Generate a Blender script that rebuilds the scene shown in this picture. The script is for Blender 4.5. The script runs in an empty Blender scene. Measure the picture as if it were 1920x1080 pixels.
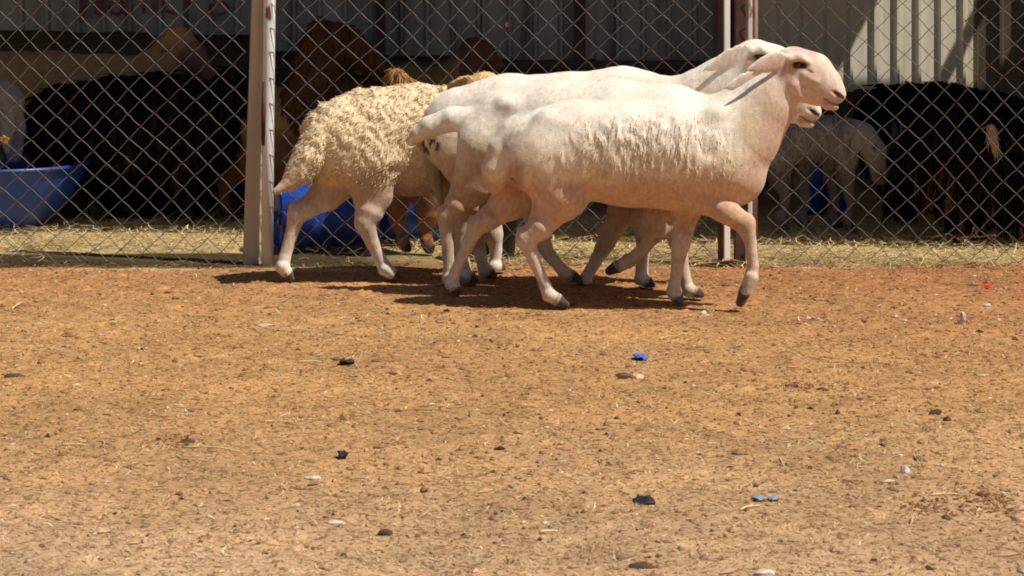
import bpy, math, random
import numpy as np
from mathutils import Vector
random.seed(7)
rng = np.random.default_rng(11)
R = math.radians
scene = bpy.context.scene
COLL = scene.collection

# ------------------------------------------------------------------ camera
FPX, CAMH, HOR = 4800.0, 1.5, -145.0          # focal length in px of a 1920 wide picture, eye height, horizon row
cam = bpy.data.cameras.new('camera')
cam.sensor_width = 36.0
cam.lens = FPX / 1920 * 36
cam.shift_y = -(540 - HOR) / 1920
cam.clip_end = 2000
cam.dof.use_dof = True
cam.dof.focus_distance = 10.2
cam.dof.aperture_fstop = 13
camo = bpy.data.objects.new('camera', cam); COLL.objects.link(camo)
camo.location = (0, 0, CAMH); camo.rotation_euler = (R(90), 0, 0)
scene.camera = camo

# ------------------------------------------------------------------ light
SUN = Vector((-0.50, 0.20, -0.84)).normalized()      # the way the light travels
world = bpy.data.worlds.new('World'); scene.world = world; world.use_nodes = True
wn = world.node_tree.nodes
sky = wn.new('ShaderNodeTexSky'); sky.sky_type = 'NISHITA'; sky.sun_disc = False
sky.sun_elevation = math.asin(-SUN.z)
sky.sun_rotation = math.atan2(-SUN.x, -SUN.y)
sky.air_density = 1.0; sky.dust_density = 2.0; sky.ozone_density = 1.0
wn['Background'].inputs['Strength'].default_value = 0.047
world.node_tree.links.new(sky.outputs[0], wn['Background'].inputs['Color'])
sl = bpy.data.lights.new('sun', 'SUN'); sl.energy = 4.8; sl.angle = R(0.6); sl.color = (1.0, 0.92, 0.79)
so = bpy.data.objects.new('sun', sl); COLL.objects.link(so)
so.rotation_euler = SUN.to_track_quat('-Z', 'Y').to_euler(); so.location = (4, -2, 8)
scene.view_settings.view_transform = 'Standard'
scene.view_settings.look = 'None'
scene.view_settings.exposure = 0.15
scene.view_settings.gamma = 1.0
scene.cycles.filter_width = 1.9

# ------------------------------------------------------------------ helpers
def P(px, py, Y):
    return np.array([(px - 960) * Y / FPX, Y, CAMH - (py - HOR) * Y / FPX])
def Yg(py):                                   # depth of a ground point seen at row py
    return FPX * CAMH / (py - HOR)
def link(o, parent=None):
    COLL.objects.link(o)
    if parent is not None: o.parent = parent
    return o
def tag(o, label=None, cat=None, group=None, kind=None):
    if label: o['label'] = label
    if cat: o['category'] = cat
    if group: o['group'] = group
    if kind: o['kind'] = kind
    return o
def empty(name, loc=(0, 0, 0)):
    o = bpy.data.objects.new(name, None); o.location = loc
    return link(o)
def mesh_np(name, V, faces, mat, parent=None, smooth=True, col=None):
    """faces: list of (n,k) arrays"""
    me = bpy.data.meshes.new(name)
    V = np.asarray(V, dtype=np.float32)
    if not isinstance(faces, list): faces = [faces]
    faces = [np.asarray(f, dtype=np.int32) for f in faces if len(f)]
    me.vertices.add(len(V)); me.vertices.foreach_set('co', V.ravel())
    nl = sum(f.size for f in faces); nf = sum(len(f) for f in faces)
    me.loops.add(nl); me.polygons.add(nf)
    me.loops.foreach_set('vertex_index', np.concatenate([f.ravel() for f in faces]))
    st, o = [], 0
    for f in faces:
        st.append(o + np.arange(len(f)) * f.shape[1]); o += f.size
    me.polygons.foreach_set('loop_start', np.concatenate(st).astype(np.int32))
    me.polygons.foreach_set('use_smooth', np.full(nf, smooth))
    me.update(calc_edges=True); me.validate()
    if col is not None:
        a = me.color_attributes.new('Col', 'FLOAT_COLOR', 'POINT')
        c = np.ones((len(V), 4), np.float32); c[:, :3] = col
        a.data.foreach_set('color', c.ravel())
    me.materials.append(mat)
    ob = bpy.data.objects.new(name, me)
    return link(ob, parent)
class MB:
    """collects simple solids for one mesh"""
    def __init__(s): s.v = []; s.f4 = []; s.f3 = []; s.n = 0
    def add(s, V, f4=(), f3=()):
        V = np.asarray(V, float); s.v.append(V)
        for q in f4: s.f4.append([i + s.n for i in q])
        for q in f3: s.f3.append([i + s.n for i in q])
        s.n += len(V)
    def box(s, c, d, M=None):
        c = np.array(c, float); d = np.array(d, float) / 2
        V = np.array([[x, y, z] for x in (-1, 1) for y in (-1, 1) for z in (-1, 1)]) * d
        if M is not None: V = V @ np.array(M).T
        s.add(V + c, [(0, 1, 3, 2), (4, 6, 7, 5), (0, 4, 5, 1), (2, 3, 7, 6), (0, 2, 6, 4), (1, 5, 7, 3)])
    def tube(s, pts, r, n=8, cap=True):
        pts = np.array(pts, float); m = len(pts)
        r = np.full(m, r) if np.isscalar(r) else np.array(r)
        T = np.gradient(pts, axis=0); T /= np.linalg.norm(T, axis=1)[:, None] + 1e-12
        ref = np.array([0, 1, 0]) if abs(T[0][1]) < .9 else np.array([1, 0, 0])
        A = np.cross(T, ref); A /= np.linalg.norm(A, axis=1)[:, None] + 1e-12
        B = np.cross(T, A)
        an = np.linspace(0, 2 * np.pi, n, endpoint=False)
        V = pts[:, None] + r[:, None, None] * (np.cos(an)[None, :, None] * A[:, None] + np.sin(an)[None, :, None] * B[:, None])
        f = [(i * n + j, i * n + (j + 1) % n, (i + 1) * n + (j + 1) % n, (i + 1) * n + j) for i in range(m - 1) for j in range(n)]
        V = V.reshape(-1, 3)
        f3 = []
        if cap:
            V = np.vstack([V, pts[0], pts[-1]])
            f3 = [(m * n, (j + 1) % n, j) for j in range(n)] + [(m * n + 1, (m - 1) * n + j, (m - 1) * n + (j + 1) % n) for j in range(n)]
        s.add(V, f, f3)
    def lathe(s, prof, c=(0, 0, 0), n=40, M=None):
        an = np.linspace(0, 2 * np.pi, n, endpoint=False)
        V = np.array([[r * math.cos(a), r * math.sin(a), z] for r, z in prof for a in an])
        if M is not None: V = V @ np.array(M).T
        m = len(prof)
        s.add(V + np.array(c), [(i * n + j, i * n + (j + 1) % n, (i + 1) * n + (j + 1) % n, (i + 1) * n + j) for i in range(m - 1) for j in range(n)])
    def build(s, name, mat, parent=None, smooth=False, bevel=0):
        o = mesh_np(name, np.vstack(s.v), [s.f4, s.f3], mat, parent, smooth)
        if bevel:
            b = o.modifiers.new('bevel', 'BEVEL'); b.width = bevel; b.segments = 2
        return o
def rotm(rx=0, ry=0, rz=0):
    from mathutils import Euler
    return np.array(Euler((rx, ry, rz)).to_matrix())

_lat = {}
def vnoise(p, s, seed=0):
    """value noise in [-1,1] at points p (n,3), cell size s"""
    if seed not in _lat: _lat[seed] = np.random.default_rng(seed + 100).uniform(-1, 1, (32, 32, 32)).astype(np.float32)
    L = _lat[seed]; q = np.asarray(p, np.float32) / s + 500.3
    i = np.floor(q).astype(np.int32); f = (q - i).astype(np.float32); f = f * f * (3 - 2 * f)
    o = 0
    for dx in (0, 1):
        wx = f[..., 0] if dx else 1 - f[..., 0]
        for dy in (0, 1):
            wy = f[..., 1] if dy else 1 - f[..., 1]
            for dz in (0, 1):
                wz = f[..., 2] if dz else 1 - f[..., 2]
                o = o + wx * wy * wz * L[(i[..., 0] + dx) & 31, (i[..., 1] + dy) & 31, (i[..., 2] + dz) & 31]
    return o
def fbm(p, s, seed=0, o=3):
    return sum(vnoise(p, s / 2 ** k, seed + k) / 2 ** k for k in range(o)) / 1.6

# ------------------------------------------------------------------ materials
def nodes_of(m):
    m.use_nodes = True
    return m.node_tree.nodes, m.node_tree.links, m.node_tree.nodes['Principled BSDF']
def mat_attr(name, rough=.85, nscale=60, namt=.25, bump=.3, bscale=120, bdist=.004, spec=.2, sheen=0, stretch=(1, 1, 1)):
    """colour from the vertex colours, broken up by noise, with fine relief"""
    m = bpy.data.materials.new(name); n, l, b = nodes_of(m)
    at = n.new('ShaderNodeAttribute'); at.attribute_name = 'Col'
    tc = n.new('ShaderNodeTexCoord'); mp = n.new('ShaderNodeMapping'); mp.inputs['Scale'].default_value = stretch
    l.new(tc.outputs['Object'], mp.inputs[0])
    t = n.new('ShaderNodeTexNoise'); t.inputs['Scale'].default_value = nscale; t.inputs['Detail'].default_value = 5
    l.new(mp.outputs[0], t.inputs['Vector'])
    mr = n.new('ShaderNodeMapRange'); mr.inputs[1].default_value = .3; mr.inputs[2].default_value = .7
    mr.inputs[3].default_value = 1 - namt; mr.inputs[4].default_value = 1 + namt
    l.new(t.outputs[0], mr.inputs[0])
    mx = n.new('ShaderNodeVectorMath'); mx.operation = 'SCALE'
    l.new(at.outputs['Color'], mx.inputs[0]); l.new(mr.outputs[0], mx.inputs['Scale'])
    l.new(mx.outputs[0], b.inputs['Base Color'])
    t2 = n.new('ShaderNodeTexNoise'); t2.inputs['Scale'].default_value = bscale; t2.inputs['Detail'].default_value = 4
    l.new(mp.outputs[0], t2.inputs['Vector'])
    bp = n.new('ShaderNodeBump'); bp.inputs['Strength'].default_value = bump; bp.inputs['Distance'].default_value = bdist
    l.new(t2.outputs[0], bp.inputs['Height']); l.new(bp.outputs[0], b.inputs['Normal'])
    b.inputs['Roughness'].default_value = rough; b.inputs['Specular IOR Level'].default_value = spec
    if sheen: b.inputs['Sheen Weight'].default_value = sheen; b.inputs['Sheen Roughness'].default_value = .5
    return m
def mat_noise(name, c1, c2, scale=8, rough=.6, metal=0, bump=.1, bscale=60, bdist=.002, lo=.4, hi=.6, stretch=(1, 1, 1), c3=None, s3=20, t3=(.58, .64), spec=.4):
    """two colours mixed by noise, an optional third in patches (rust, dirt)"""
    m = bpy.data.materials.new(name); n, l, b = nodes_of(m)
    tc = n.new('ShaderNodeTexCoord'); mp = n.new('ShaderNodeMapping'); mp.inputs['Scale'].default_value = stretch
    l.new(tc.outputs['Object'], mp.inputs[0])
    t = n.new('ShaderNodeTexNoise'); t.inputs['Scale'].default_value = scale; t.inputs['Detail'].default_value = 6
    l.new(mp.outputs[0], t.inputs['Vector'])
    cr = n.new('ShaderNodeValToRGB'); cr.color_ramp.elements[0].position = lo; cr.color_ramp.elements[1].position = hi
    cr.color_ramp.elements[0].color = (*c1, 1); cr.color_ramp.elements[1].color = (*c2, 1)
    l.new(t.outputs[0], cr.inputs[0]); out = cr.outputs[0]
    if c3:
        t3n = n.new('ShaderNodeTexNoise'); t3n.inputs['Scale'].default_value = s3; t3n.inputs['Detail'].default_value = 8
        l.new(mp.outputs[0], t3n.inputs['Vector'])
        r3 = n.new('ShaderNodeMapRange'); r3.inputs[1].default_value = t3[0]; r3.inputs[2].default_value = t3[1]
        l.new(t3n.outputs[0], r3.inputs[0])
        mx = n.new('ShaderNodeMix'); mx.data_type = 'RGBA'
        l.new(r3.outputs[0], mx.inputs[0]); l.new(out, mx.inputs[6]); mx.inputs[7].default_value = (*c3, 1)
        out = mx.outputs[2]
    l.new(out, b.inputs['Base Color'])
    t2 = n.new('ShaderNodeTexNoise'); t2.inputs['Scale'].default_value = bscale; t2.inputs['Detail'].default_value = 4
    l.new(mp.outputs[0], t2.inputs['Vector'])
    bp = n.new('ShaderNodeBump'); bp.inputs['Strength'].default_value = bump; bp.inputs['Distance'].default_value = bdist
    l.new(t2.outputs[0], bp.inputs['Height']); l.new(bp.outputs[0], b.inputs['Normal'])
    b.inputs['Roughness'].default_value = rough; b.inputs['Metallic'].default_value = metal
    b.inputs['Specular IOR Level'].default_value = spec
    return m
M_soil = mat_attr('soil', .95, 110, .26, .4, 160, .006, .1)
M_bits = mat_attr('litter', .85, 300, .15, .1, 300, .001, .2)
M_fleece = mat_attr('fleece', .94, 70, .15, .55, 300, .004, .08, .25, (1, 1, .55))
M_lock = mat_attr('wool_lock', .9, 150, .12, .2, 400, .001, .1, .2)
M_coat = mat_attr('goat_coat', .8, 40, .15, .35, 150, .004, .25)
M_dark = mat_attr('black_hair', .95, 40, .15, .2, 150, .003, .03)
M_eye = mat_noise('eye', (.010, .006, .004), (.03, .016, .008), 40, .08, spec=.6)
M_wire = mat_noise('wire', (.165, .165, .17), (.12, .11, .11), 9, .55, .15, c3=(.15, .07, .05), s3=3, t3=(.50, .66))
M_whitepipe = mat_noise('white_pipe', (.82, .81, .80), (.70, .69, .68), 12, .5, c3=(.16, .07, .05), s3=9, t3=(.58, .62), stretch=(1, 1, .35))
M_whitetube = mat_noise('white_tube', (.86, .85, .84), (.78, .77, .76), 12, .45, c3=(.35, .22, .18), s3=14, t3=(.66, .72), stretch=(1, 1, .3))
M_board = mat_noise('pale_board', (.62, .51, .38), (.52, .42, .31), 10, .8, bump=.3, stretch=(1, 1, .1), c3=(.24, .15, .11), s3=7, t3=(.56, .66))
M_rust = mat_noise('rust_steel', (.13, .055, .04), (.07, .035, .03), 14, .75, .1, bump=.3)
M_pinkpipe = mat_noise('primer_pipe', (.40, .22, .17), (.30, .16, .12), 10, .65, c3=(.12, .06, .05), s3=10)
M_darksteel = mat_noise('dark_steel', (.055, .04, .04), (.08, .05, .045), 12, .6, .2)
M_sheet = mat_noise('cream_sheet', (.60, .57, .47), (.52, .49, .41), 5, .5, bump=.05, stretch=(4, 4, .3), c3=(.40, .28, .13), s3=3.0, t3=(.60, .75))
M_greysheet = mat_noise('grey_sheet', (.31, .31, .295), (.23, .23, .22), 3, .6, bump=.05, stretch=(3, 3, .3), c3=(.09, .06, .05), s3=3, t3=(.56, .72))
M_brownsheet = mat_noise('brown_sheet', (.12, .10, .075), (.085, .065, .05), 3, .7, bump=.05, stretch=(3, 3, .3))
M_redpaint = mat_noise('red_paint', (.15, .02, .035), (.11, .04, .045), 12, .6, c3=(.17, .15, .15), s3=14, t3=(.5, .6))
M_bluedrum = mat_noise('blue_plastic', (.013, .07, .40), (.015, .05, .30), 5, .4, bump=.05, c3=(.05, .07, .14), s3=6, t3=(.55, .75))
M_rubber = mat_noise('black_rubber', (.016, .015, .018), (.03, .028, .028), 10, .7)
M_timber = mat_noise('timber', (.16, .10, .06), (.10, .06, .04), 8, .85, bump=.3, stretch=(.15, 1, 1))

# ------------------------------------------------------------------ the setting: ground
PRINTS = [((rng.random() * 2 - 1) * 2.3, 5.6 + 5.5 * rng.random(), rng.normal(0, .7), rng.uniform(.006, .015)) for _ in range(330)] + \
         [((rng.random() * 2 - 1) * 2.2, rng.normal(10.2, .45), rng.normal(0, .4), rng.uniform(.008, .018)) for _ in range(170)]
def ground_h(x, y):
    p = np.stack([x, y, np.zeros_like(x)], -1)
    h = .010 * fbm(p, .55, 1, 3) + .005 * fbm(p, .10, 4, 2) + .0020 * fbm(p, .03, 8, 2)
    hp = np.zeros_like(h)                                       # hoof prints trodden into the dirt
    if h.size > 50000:
        for px_, py_, a_, d_ in PRINTS:
            m_ = (np.abs(x - px_) < .09) & (np.abs(y - py_) < .09)
            if not m_.any(): continue
            u_ = (x[m_] - px_) * math.cos(a_) + (y[m_] - py_) * math.sin(a_); v_ = -(x[m_] - px_) * math.sin(a_) + (y[m_] - py_) * math.cos(a_)
            r_ = np.hypot(u_ / .034, v_ / .024); hp[m_] += d_ * (-np.exp(-r_ ** 4) + .45 * np.exp(-((r_ - 1.45) / .35) ** 2))
    return h + hp - .008
def axis(lo, hi, st, far):
    mid = np.arange(lo, hi, st); g = []; d = st; a = hi
    while a < far: a += d; g.append(a); d *= 1.6
    g2 = []; d = st; a = lo
    while a > -far: a -= d; g2.append(a); d *= 1.6
    return np.concatenate([g2[::-1], mid, g])
def ground_col(x, y):
    p = np.stack([x, y, np.zeros_like(x)], -1)
    big = fbm(p, 1.6, 20, 3); med = fbm(p, .35, 24, 3); fine = fbm(p, .05, 28, 2)
    near = np.array([.43, .29, .178]); mid = np.array([.415, .235, .102]); red = np.array([.335, .155, .068])
    t = np.clip((y - 6.0) / 2.2 + .5 * big, 0, 1)[..., None]
    c = near * (1 - t) + mid * t
    t = np.clip((y - 8.9) / 2.6 + .5 * big + .10 * x, 0, 1)[..., None]
    c = c * (1 - t) + red * t
    t = np.clip((y - 11.16) / .22 + 1.1 * med, 0, 1)[..., None]         # straw trodden in behind the fence
    c = c * (1 - t) + np.array([.46, .35, .17]) * t
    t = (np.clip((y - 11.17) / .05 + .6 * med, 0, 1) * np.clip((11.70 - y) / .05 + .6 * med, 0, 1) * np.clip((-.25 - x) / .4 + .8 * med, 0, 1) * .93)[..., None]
    c = c * (1 - t) + np.array([.042, .030, .018]) * t                # strip of shade behind the left fence, painted into the soil colour
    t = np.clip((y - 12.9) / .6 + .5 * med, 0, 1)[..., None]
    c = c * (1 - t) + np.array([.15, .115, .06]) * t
    c = c * (1 + .24 * med + .24 * fine)[..., None]
    dark = np.clip((fbm(p, .22, 33, 3) - .45) * 4, 0, 1)[..., None] * .3   # dung smears
    return np.clip(c * (1 - dark) + np.array([.12, .065, .035]) * dark, .01, .8)
gx = axis(-2.7, 2.7, .0145, 400); gy = axis(5.3, 12.7, .0145, 400)
X, Yy = np.meshgrid(gx, gy, indexing='ij')
Z = ground_h(X, Yy); Z[(np.abs(X) > 60) | (np.abs(Yy) > 60)] = -.01
nx, ny = X.shape
idx = np.arange(nx * ny).reshape(nx, ny)
q = np.stack([idx[:-1, :-1], idx[1:, :-1], idx[1:, 1:], idx[:-1, 1:]], -1).reshape(-1, 4)
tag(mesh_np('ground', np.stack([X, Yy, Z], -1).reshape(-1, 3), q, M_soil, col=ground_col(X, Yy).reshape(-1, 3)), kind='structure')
def gz(x, y): return float(ground_h(np.array([x]), np.array([y]))[0])

# ------------------------------------------------------------------ litter (nobody could count it)
def visible_xy(n, y0, y1, power=1.0):
    y = y0 + (y1 - y0) * rng.random(n) ** power
    x = (rng.random(n) * 2 - 1) * (y * .2 * 1.08 + .1)
    return x, y
def prisms(name, x, y, L, r, tilt, cols, lift=.0, flat=.5, kink=.2):
    """bent three-sided stalks lying on the ground"""
    n = len(x); a = rng.random(n) * 2 * np.pi; el = rng.normal(0, tilt, n)
    d = np.stack([np.cos(a) * np.cos(el), np.sin(a) * np.cos(el), np.sin(el)], -1)
    s = np.stack([-np.sin(a), np.cos(a), np.zeros(n)], -1)
    u = np.cross(d, s)
    c = np.stack([x, y, ground_h(x, y) + r * .6 + lift * rng.random(n) + np.abs(np.sin(el)) * L * .35], -1)
    k = (rng.normal(0, kink, n) * L)[:, None] * s
    V = []
    for t, w in ((-.5, .55), (0, 1.), (.5, .5)):
        base = c + d * (t * L)[:, None] + (k if t == 0 else 0)
        for an in (0.3, 2.4, 4.5):
            V.append(base + (s * math.cos(an) + u * math.sin(an) * flat) * (r * w)[:, None])
    V = np.stack(V, 1).reshape(-1, 3)
    o = np.arange(n)[:, None] * 9
    f4 = np.concatenate([o + np.array([[i * 3 + j, i * 3 + (j + 1) % 3, i * 3 + 3 + (j + 1) % 3, i * 3 + 3 + j]]) for i in (0, 1) for j in range(3)])
    f3 = np.concatenate([o + np.array([[2, 1, 0]]), o + np.array([[6, 7, 8]])])
    return tag(mesh_np(name, V, [f4, f3], M_bits, smooth=False, col=np.repeat(cols, 9, 0)), kind='stuff')
def crumbs(name, x, y, r, cols, squash=.55):
    n = len(x)
    oc = np.array([[1, 0, 0], [0, 1, 0], [-1, 0, 0], [0, -1, 0], [0, 0, 1], [0, 0, -1]], float)
    V = oc[None] * r[:, None, None] * (1 + .45 * rng.uniform(-1, 1, (n, 6, 1)))
    V[..., 2] *= squash
    a = rng.random(n) * 6.28; ca, sa = np.cos(a)[:, None], np.sin(a)[:, None]
    st = rng.uniform(.7, 1.6, n)[:, None]
    vx, vy = V[..., 0] * st, V[..., 1] / st
    V = np.stack([vx * ca - vy * sa, vx * sa + vy * ca, V[..., 2]], -1)
    V += np.stack([x, y, ground_h(x, y) + r * squash * .35], -1)[:, None]
    o = np.arange(n)[:, None] * 6
    f = np.concatenate([o + np.array([t]) for t in ((0, 1, 4), (1, 2, 4), (2, 3, 4), (3, 0, 4), (1, 0, 5), (2, 1, 5), (3, 2, 5), (0, 3, 5))])
    return tag(mesh_np(name, V.reshape(-1, 3), f, M_bits, smooth=False, col=np.repeat(cols, 6, 0)), kind='stuff')
def pick(n, cl, jit=.2, wt=None):
    cl = np.array(cl); c = cl[rng.choice(len(cl), n, p=wt)]
    return np.clip(c * (1 + jit * rng.normal(0, 1, (n, 1))), .005, .85)
n = 64000; x, y = visible_xy(n, 5.4, 11.3, 1.0)
tag(prisms('straw_litter', x, y, rng.gamma(2.0, .0070, n) + .006, rng.uniform(.0007, .0018, n), .16,
    pick(n, [(.50, .35, .19), (.58, .43, .25), (.38, .22, .10), (.24, .125, .062), (.30, .17, .08), (.45, .28, .14), (.62, .50, .32)], .2)),
    'chopped straw and chaff trodden over the open dirt yard', 'straw')
n = 6500; x, y = visible_xy(n, 5.4, 11.2, 1.0)
tag(prisms('pale_chaff', x, y, rng.gamma(2.0, .006, n) + .005, rng.uniform(.0010, .0022, n), .2, pick(n, [(.66, .52, .34), (.72, .60, .42), (.60, .44, .25)], .12)),
    'pale flecks of dry chaff on top of the dirt', 'chaff')
n = 26000; x, y = visible_xy(n, 5.4, 11.4, 1.0)
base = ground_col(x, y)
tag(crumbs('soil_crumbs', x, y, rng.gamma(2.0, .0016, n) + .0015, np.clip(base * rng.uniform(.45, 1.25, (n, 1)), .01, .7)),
    'loose crumbs of reddish soil across the dirt yard', 'soil')
n = 1900; x, y = visible_xy(n, 5.4, 11.3, 1.0)
m = fbm(np.stack([x, y, x * 0], -1), .5, 40, 2) > -.15; x, y = x[m], y[m]; n = len(x)
tag(crumbs('dung_pellets', x, y, rng.gamma(2.2, .0013, n) + .0018, pick(n, [(.055, .032, .02), (.10, .05, .025), (.16, .08, .04)], .25), .7),
    'small dark dung pellets scattered over the dirt yard', 'dung')
n = 800; x, y = visible_xy(n, 5.4, 11.3, 1.0)
tag(crumbs('pale_chips', x, y, rng.gamma(2, .0018, n) + .002, pick(n, [(.58, .44, .31), (.52, .38, .25), (.5, .42, .34)], .12), .5),
    'pale stone chips scattered over the dirt yard', 'chips')
n = 13000; y = 11.08 + 1.75 * rng.random(n); x = (rng.random(n) * 2 - 1) * 2.75
m = (y > 11.20 + .16 * fbm(np.stack([x, x * 0, x * 0], -1), .5, 44, 3) - .10 * rng.random(n) ** 3) & ((x > -.3) | (y > 11.68 + .03 * np.sin(9 * x)) | (rng.random(n) < .06)); x, y = x[m], y[m]; n = len(x)
tag(prisms('straw_bedding', x, y, rng.gamma(3, .016, n) + .02, rng.uniform(.0014, .0030, n), .22,
    pick(n, [(.64, .51, .29), (.70, .59, .38), (.52, .40, .21), (.58, .46, .25), (.40, .32, .17)], .18), lift=.030),
    'yellow straw strewn thick along the back of the chain-link fence', 'straw')

# ------------------------------------------------------------------ shed behind the fence
def corrugated(name, x0, x1, z0f, z1, Y, mat, parent, pitch=.145, depth=.030, ph=0.0, lap=0.0):
    """a ribbed metal sheet with thickness; z0f(x) gives its ragged lower edge"""
    xs = [x0]; prof = [(0, 0), (.76, 0), (.82, 1), (.94, 1)]
    k = math.floor((x0 - ph) / pitch)
    pts = []
    while ph + k * pitch < x1:
        for f, dd in prof:
            xx = ph + (k + f) * pitch
            if x0 <= xx <= x1: pts.append((xx, dd))
        k += 1
    extra = np.arange(x0, x1, .03); px = np.array([p[0] for p in pts]); pd = np.array([p[1] for p in pts])
    ax = np.unique(np.concatenate([px, extra, [x0, x1]])); ad = np.interp(ax, px, pd) * depth
    zb = np.array([z0f(v) for v in ax]); zs = np.linspace(0, 1, 3)
    V = np.array([[ax[i], Y - ad[i] + s, zb[i] + (z1 - zb[i]) * t] for s in (0, .004) for t in zs for i in range(len(ax))])
    m = len(ax); f = []
    for s in (0, 1):
        for t in range(2):
            b = s * 3 * m + t * m
            for i in range(m - 1):
                qd = (b + i, b + i + 1, b + m + i + 1, b + m + i); f.append(qd if s == 0 else qd[::-1])
    for i in range(m - 1):
        f.append((i, 3 * m + i, 3 * m + i + 1, i + 1)); f.append((2 * m + i + 1, 5 * m + i + 1, 5 * m + i, 2 * m + i))
    for i in (0, m - 1):
        for t in range(2): f.append((t * m + i, (t + 1) * m + i, 3 * m + (t + 1) * m + i, 3 * m + t * m + i))
    return mesh_np(name, V, np.array(f), mat, parent, smooth=False)
WY = 14.5
shed = empty('livestock_shed', (0, WY, 0))
tag(shed, 'dark open-fronted shed of ribbed metal sheets behind the fence', 'shed')
shed_parts = []
def sx(px, Y=WY): return (px - 960) * Y / FPX
def szz(py, Y=WY): return CAMH - (py - HOR) * Y / FPX
def ragged(z, a, seed):
    return lambda v: z + a * float(fbm(np.array([[v, seed, 0.]]), .12, 50, 2)[0])
walls = [(-60, 120, 57, M_greysheet), (118, 282, 60, M_greysheet), (280, 470, 66, M_greysheet), (468, 700, 96, M_greysheet), (698, 900, 104, M_greysheet),
         (898, 1120, 112, M_greysheet), (1118, 1362, 114, M_greysheet)]
for i, (a, b, zpy, mt) in enumerate(walls):
    shed_parts.append(corrugated('wall_sheet', sx(a), sx(b), ragged(szz(zpy), .012, i), 3.05, WY + (.012 if i % 2 else 0) - .02, mt, None, ph=.03 * i))
WA = R(24); WX0, WY0 = (1372 - 960) * 14.05 / FPX, 14.05          # the pale sheets stand on a wall turned to the right
def wallpt(px, py):
    k = (px - 960) / FPX; Y = (WY0 - math.tan(WA) * WX0) / (1 - k * math.tan(WA)); return P(px, py, Y)
def wall_u(px): return (wallpt(px, 0)[0] - WX0) / math.cos(WA)
for i, (a, b, zpy) in enumerate([(1372, 1600, 175), (1597, 1692, 168), (1689, 1826, 176)]):
    u0, u1 = wall_u(a), wall_u(b)
    o = corrugated('wall_sheet', u0, u1, ragged(wallpt((a + b) / 2, zpy)[2], .02, 20 + i), 3.05, 0, M_sheet, None, ph=wall_u(1640), pitch=.150)
    o.rotation_euler = (0, 0, WA); o.location = (WX0 + (.010 * math.sin(WA) if i % 2 else 0), WY0 - (.010 if i % 2 else 0), 0); shed_parts.append(o)
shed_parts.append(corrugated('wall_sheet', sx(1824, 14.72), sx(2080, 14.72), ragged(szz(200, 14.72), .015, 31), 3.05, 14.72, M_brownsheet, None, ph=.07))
# darker lower wall set behind the sheets, wall rail and upright members
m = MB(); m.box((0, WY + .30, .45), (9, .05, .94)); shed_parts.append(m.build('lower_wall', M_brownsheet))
m = MB(); m.box((sx(960), WY - .09, szz(121)), (3.0, .05, .05)); shed_parts.append(m.build('wall_rail', M_darksteel, bevel=.004))
for pxx in (-40, 715, 1085, 1368):
    m = MB(); m.box((sx(pxx), WY - .085, 1.5), (.055, .055, 3.0)); shed_parts.append(m.build('wall_stud', M_rust, bevel=.004))
for s in (-1, 1):
    m = MB(); m.box((s * 5.2, 13.4, 1.5), (.05, 3.6, 3.0)); shed_parts.append(m.build('side_wall', M_brownsheet))
# roof: sheets with an oblique front edge and one stretch left open over the right of the back wall
RZ = 3.02
def yfront(x): return 12.15 - .155 * (x + SUN.x / -SUN.z * 3) - 3 * SUN.y / -SUN.z
def roof_slab(x0, x1, y0a, y0b, y1, y1b=None):
    y1b = y1 if y1b is None else y1b
    m = MB()
    m.add([(x0, y0a, RZ), (x1, y0b, RZ), (x1, y1b, RZ + .06), (x0, y1, RZ + .06), (x0, y0a, RZ + .02), (x1, y0b, RZ + .02), (x1, y1b, RZ + .08), (x0, y1, RZ + .08)],
          [(0, 3, 2, 1), (4, 5, 6, 7), (0, 1, 5, 4), (1, 2, 6, 5), (2, 3, 7, 6), (3, 0, 4, 7)])
    shed_parts.append(m.build('roof_sheet', M_greysheet))
def hit(px, py):      # roof point whose light reaches the wall at a pixel
    p = wallpt(px, py); t = (RZ + .03 - p[2]) / -SUN.z
    return p[0] - SUN.x * t, p[1] - SUN.y * t
gap_x0 = hit(1600, 86)[0]; ga, gb = hit(1540, 172), hit(1826, 178)
def gap_y(x): return ga[1] + (gb[1] - ga[1]) * (x - ga[0]) / (gb[0] - ga[0])
GX1 = hit(1900, 86)[0]
for i in range(10):
    x0, x1 = -5.25 + i * 1.06, -5.25 + (i + 1) * 1.06
    x1 += .02
    segs = [(x0, x1)]
    for a, b in segs:
        aa, bb = max(a, gap_x0), min(b, GX1)
        if bb <= aa:
            roof_slab(a, b, yfront(a), yfront(b), 15.2)
        else:
            if a < aa: roof_slab(a, aa, yfront(a), yfront(aa), 15.2)
            if bb < b: roof_slab(bb, b, yfront(bb), yfront(b), 15.2)
            roof_slab(aa, bb, yfront(aa), yfront(bb), gap_y(aa), gap_y(bb))
# rafters crossing the open stretch: they draw the slanting bars of shade on the wall
for pxx, w in ((1792, .075),):
    rx = hit(pxx, 86)[0]
    m = MB(); m.box((rx, 13.3, RZ - .02), (w, 3.2, .04)); shed_parts.append(m.build('rafter', M_timber))
m = MB(); m.box((0, 14.66, RZ - .1), (10, .05, .10)); shed_parts.append(m.build('wall_plate', M_timber))
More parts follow.
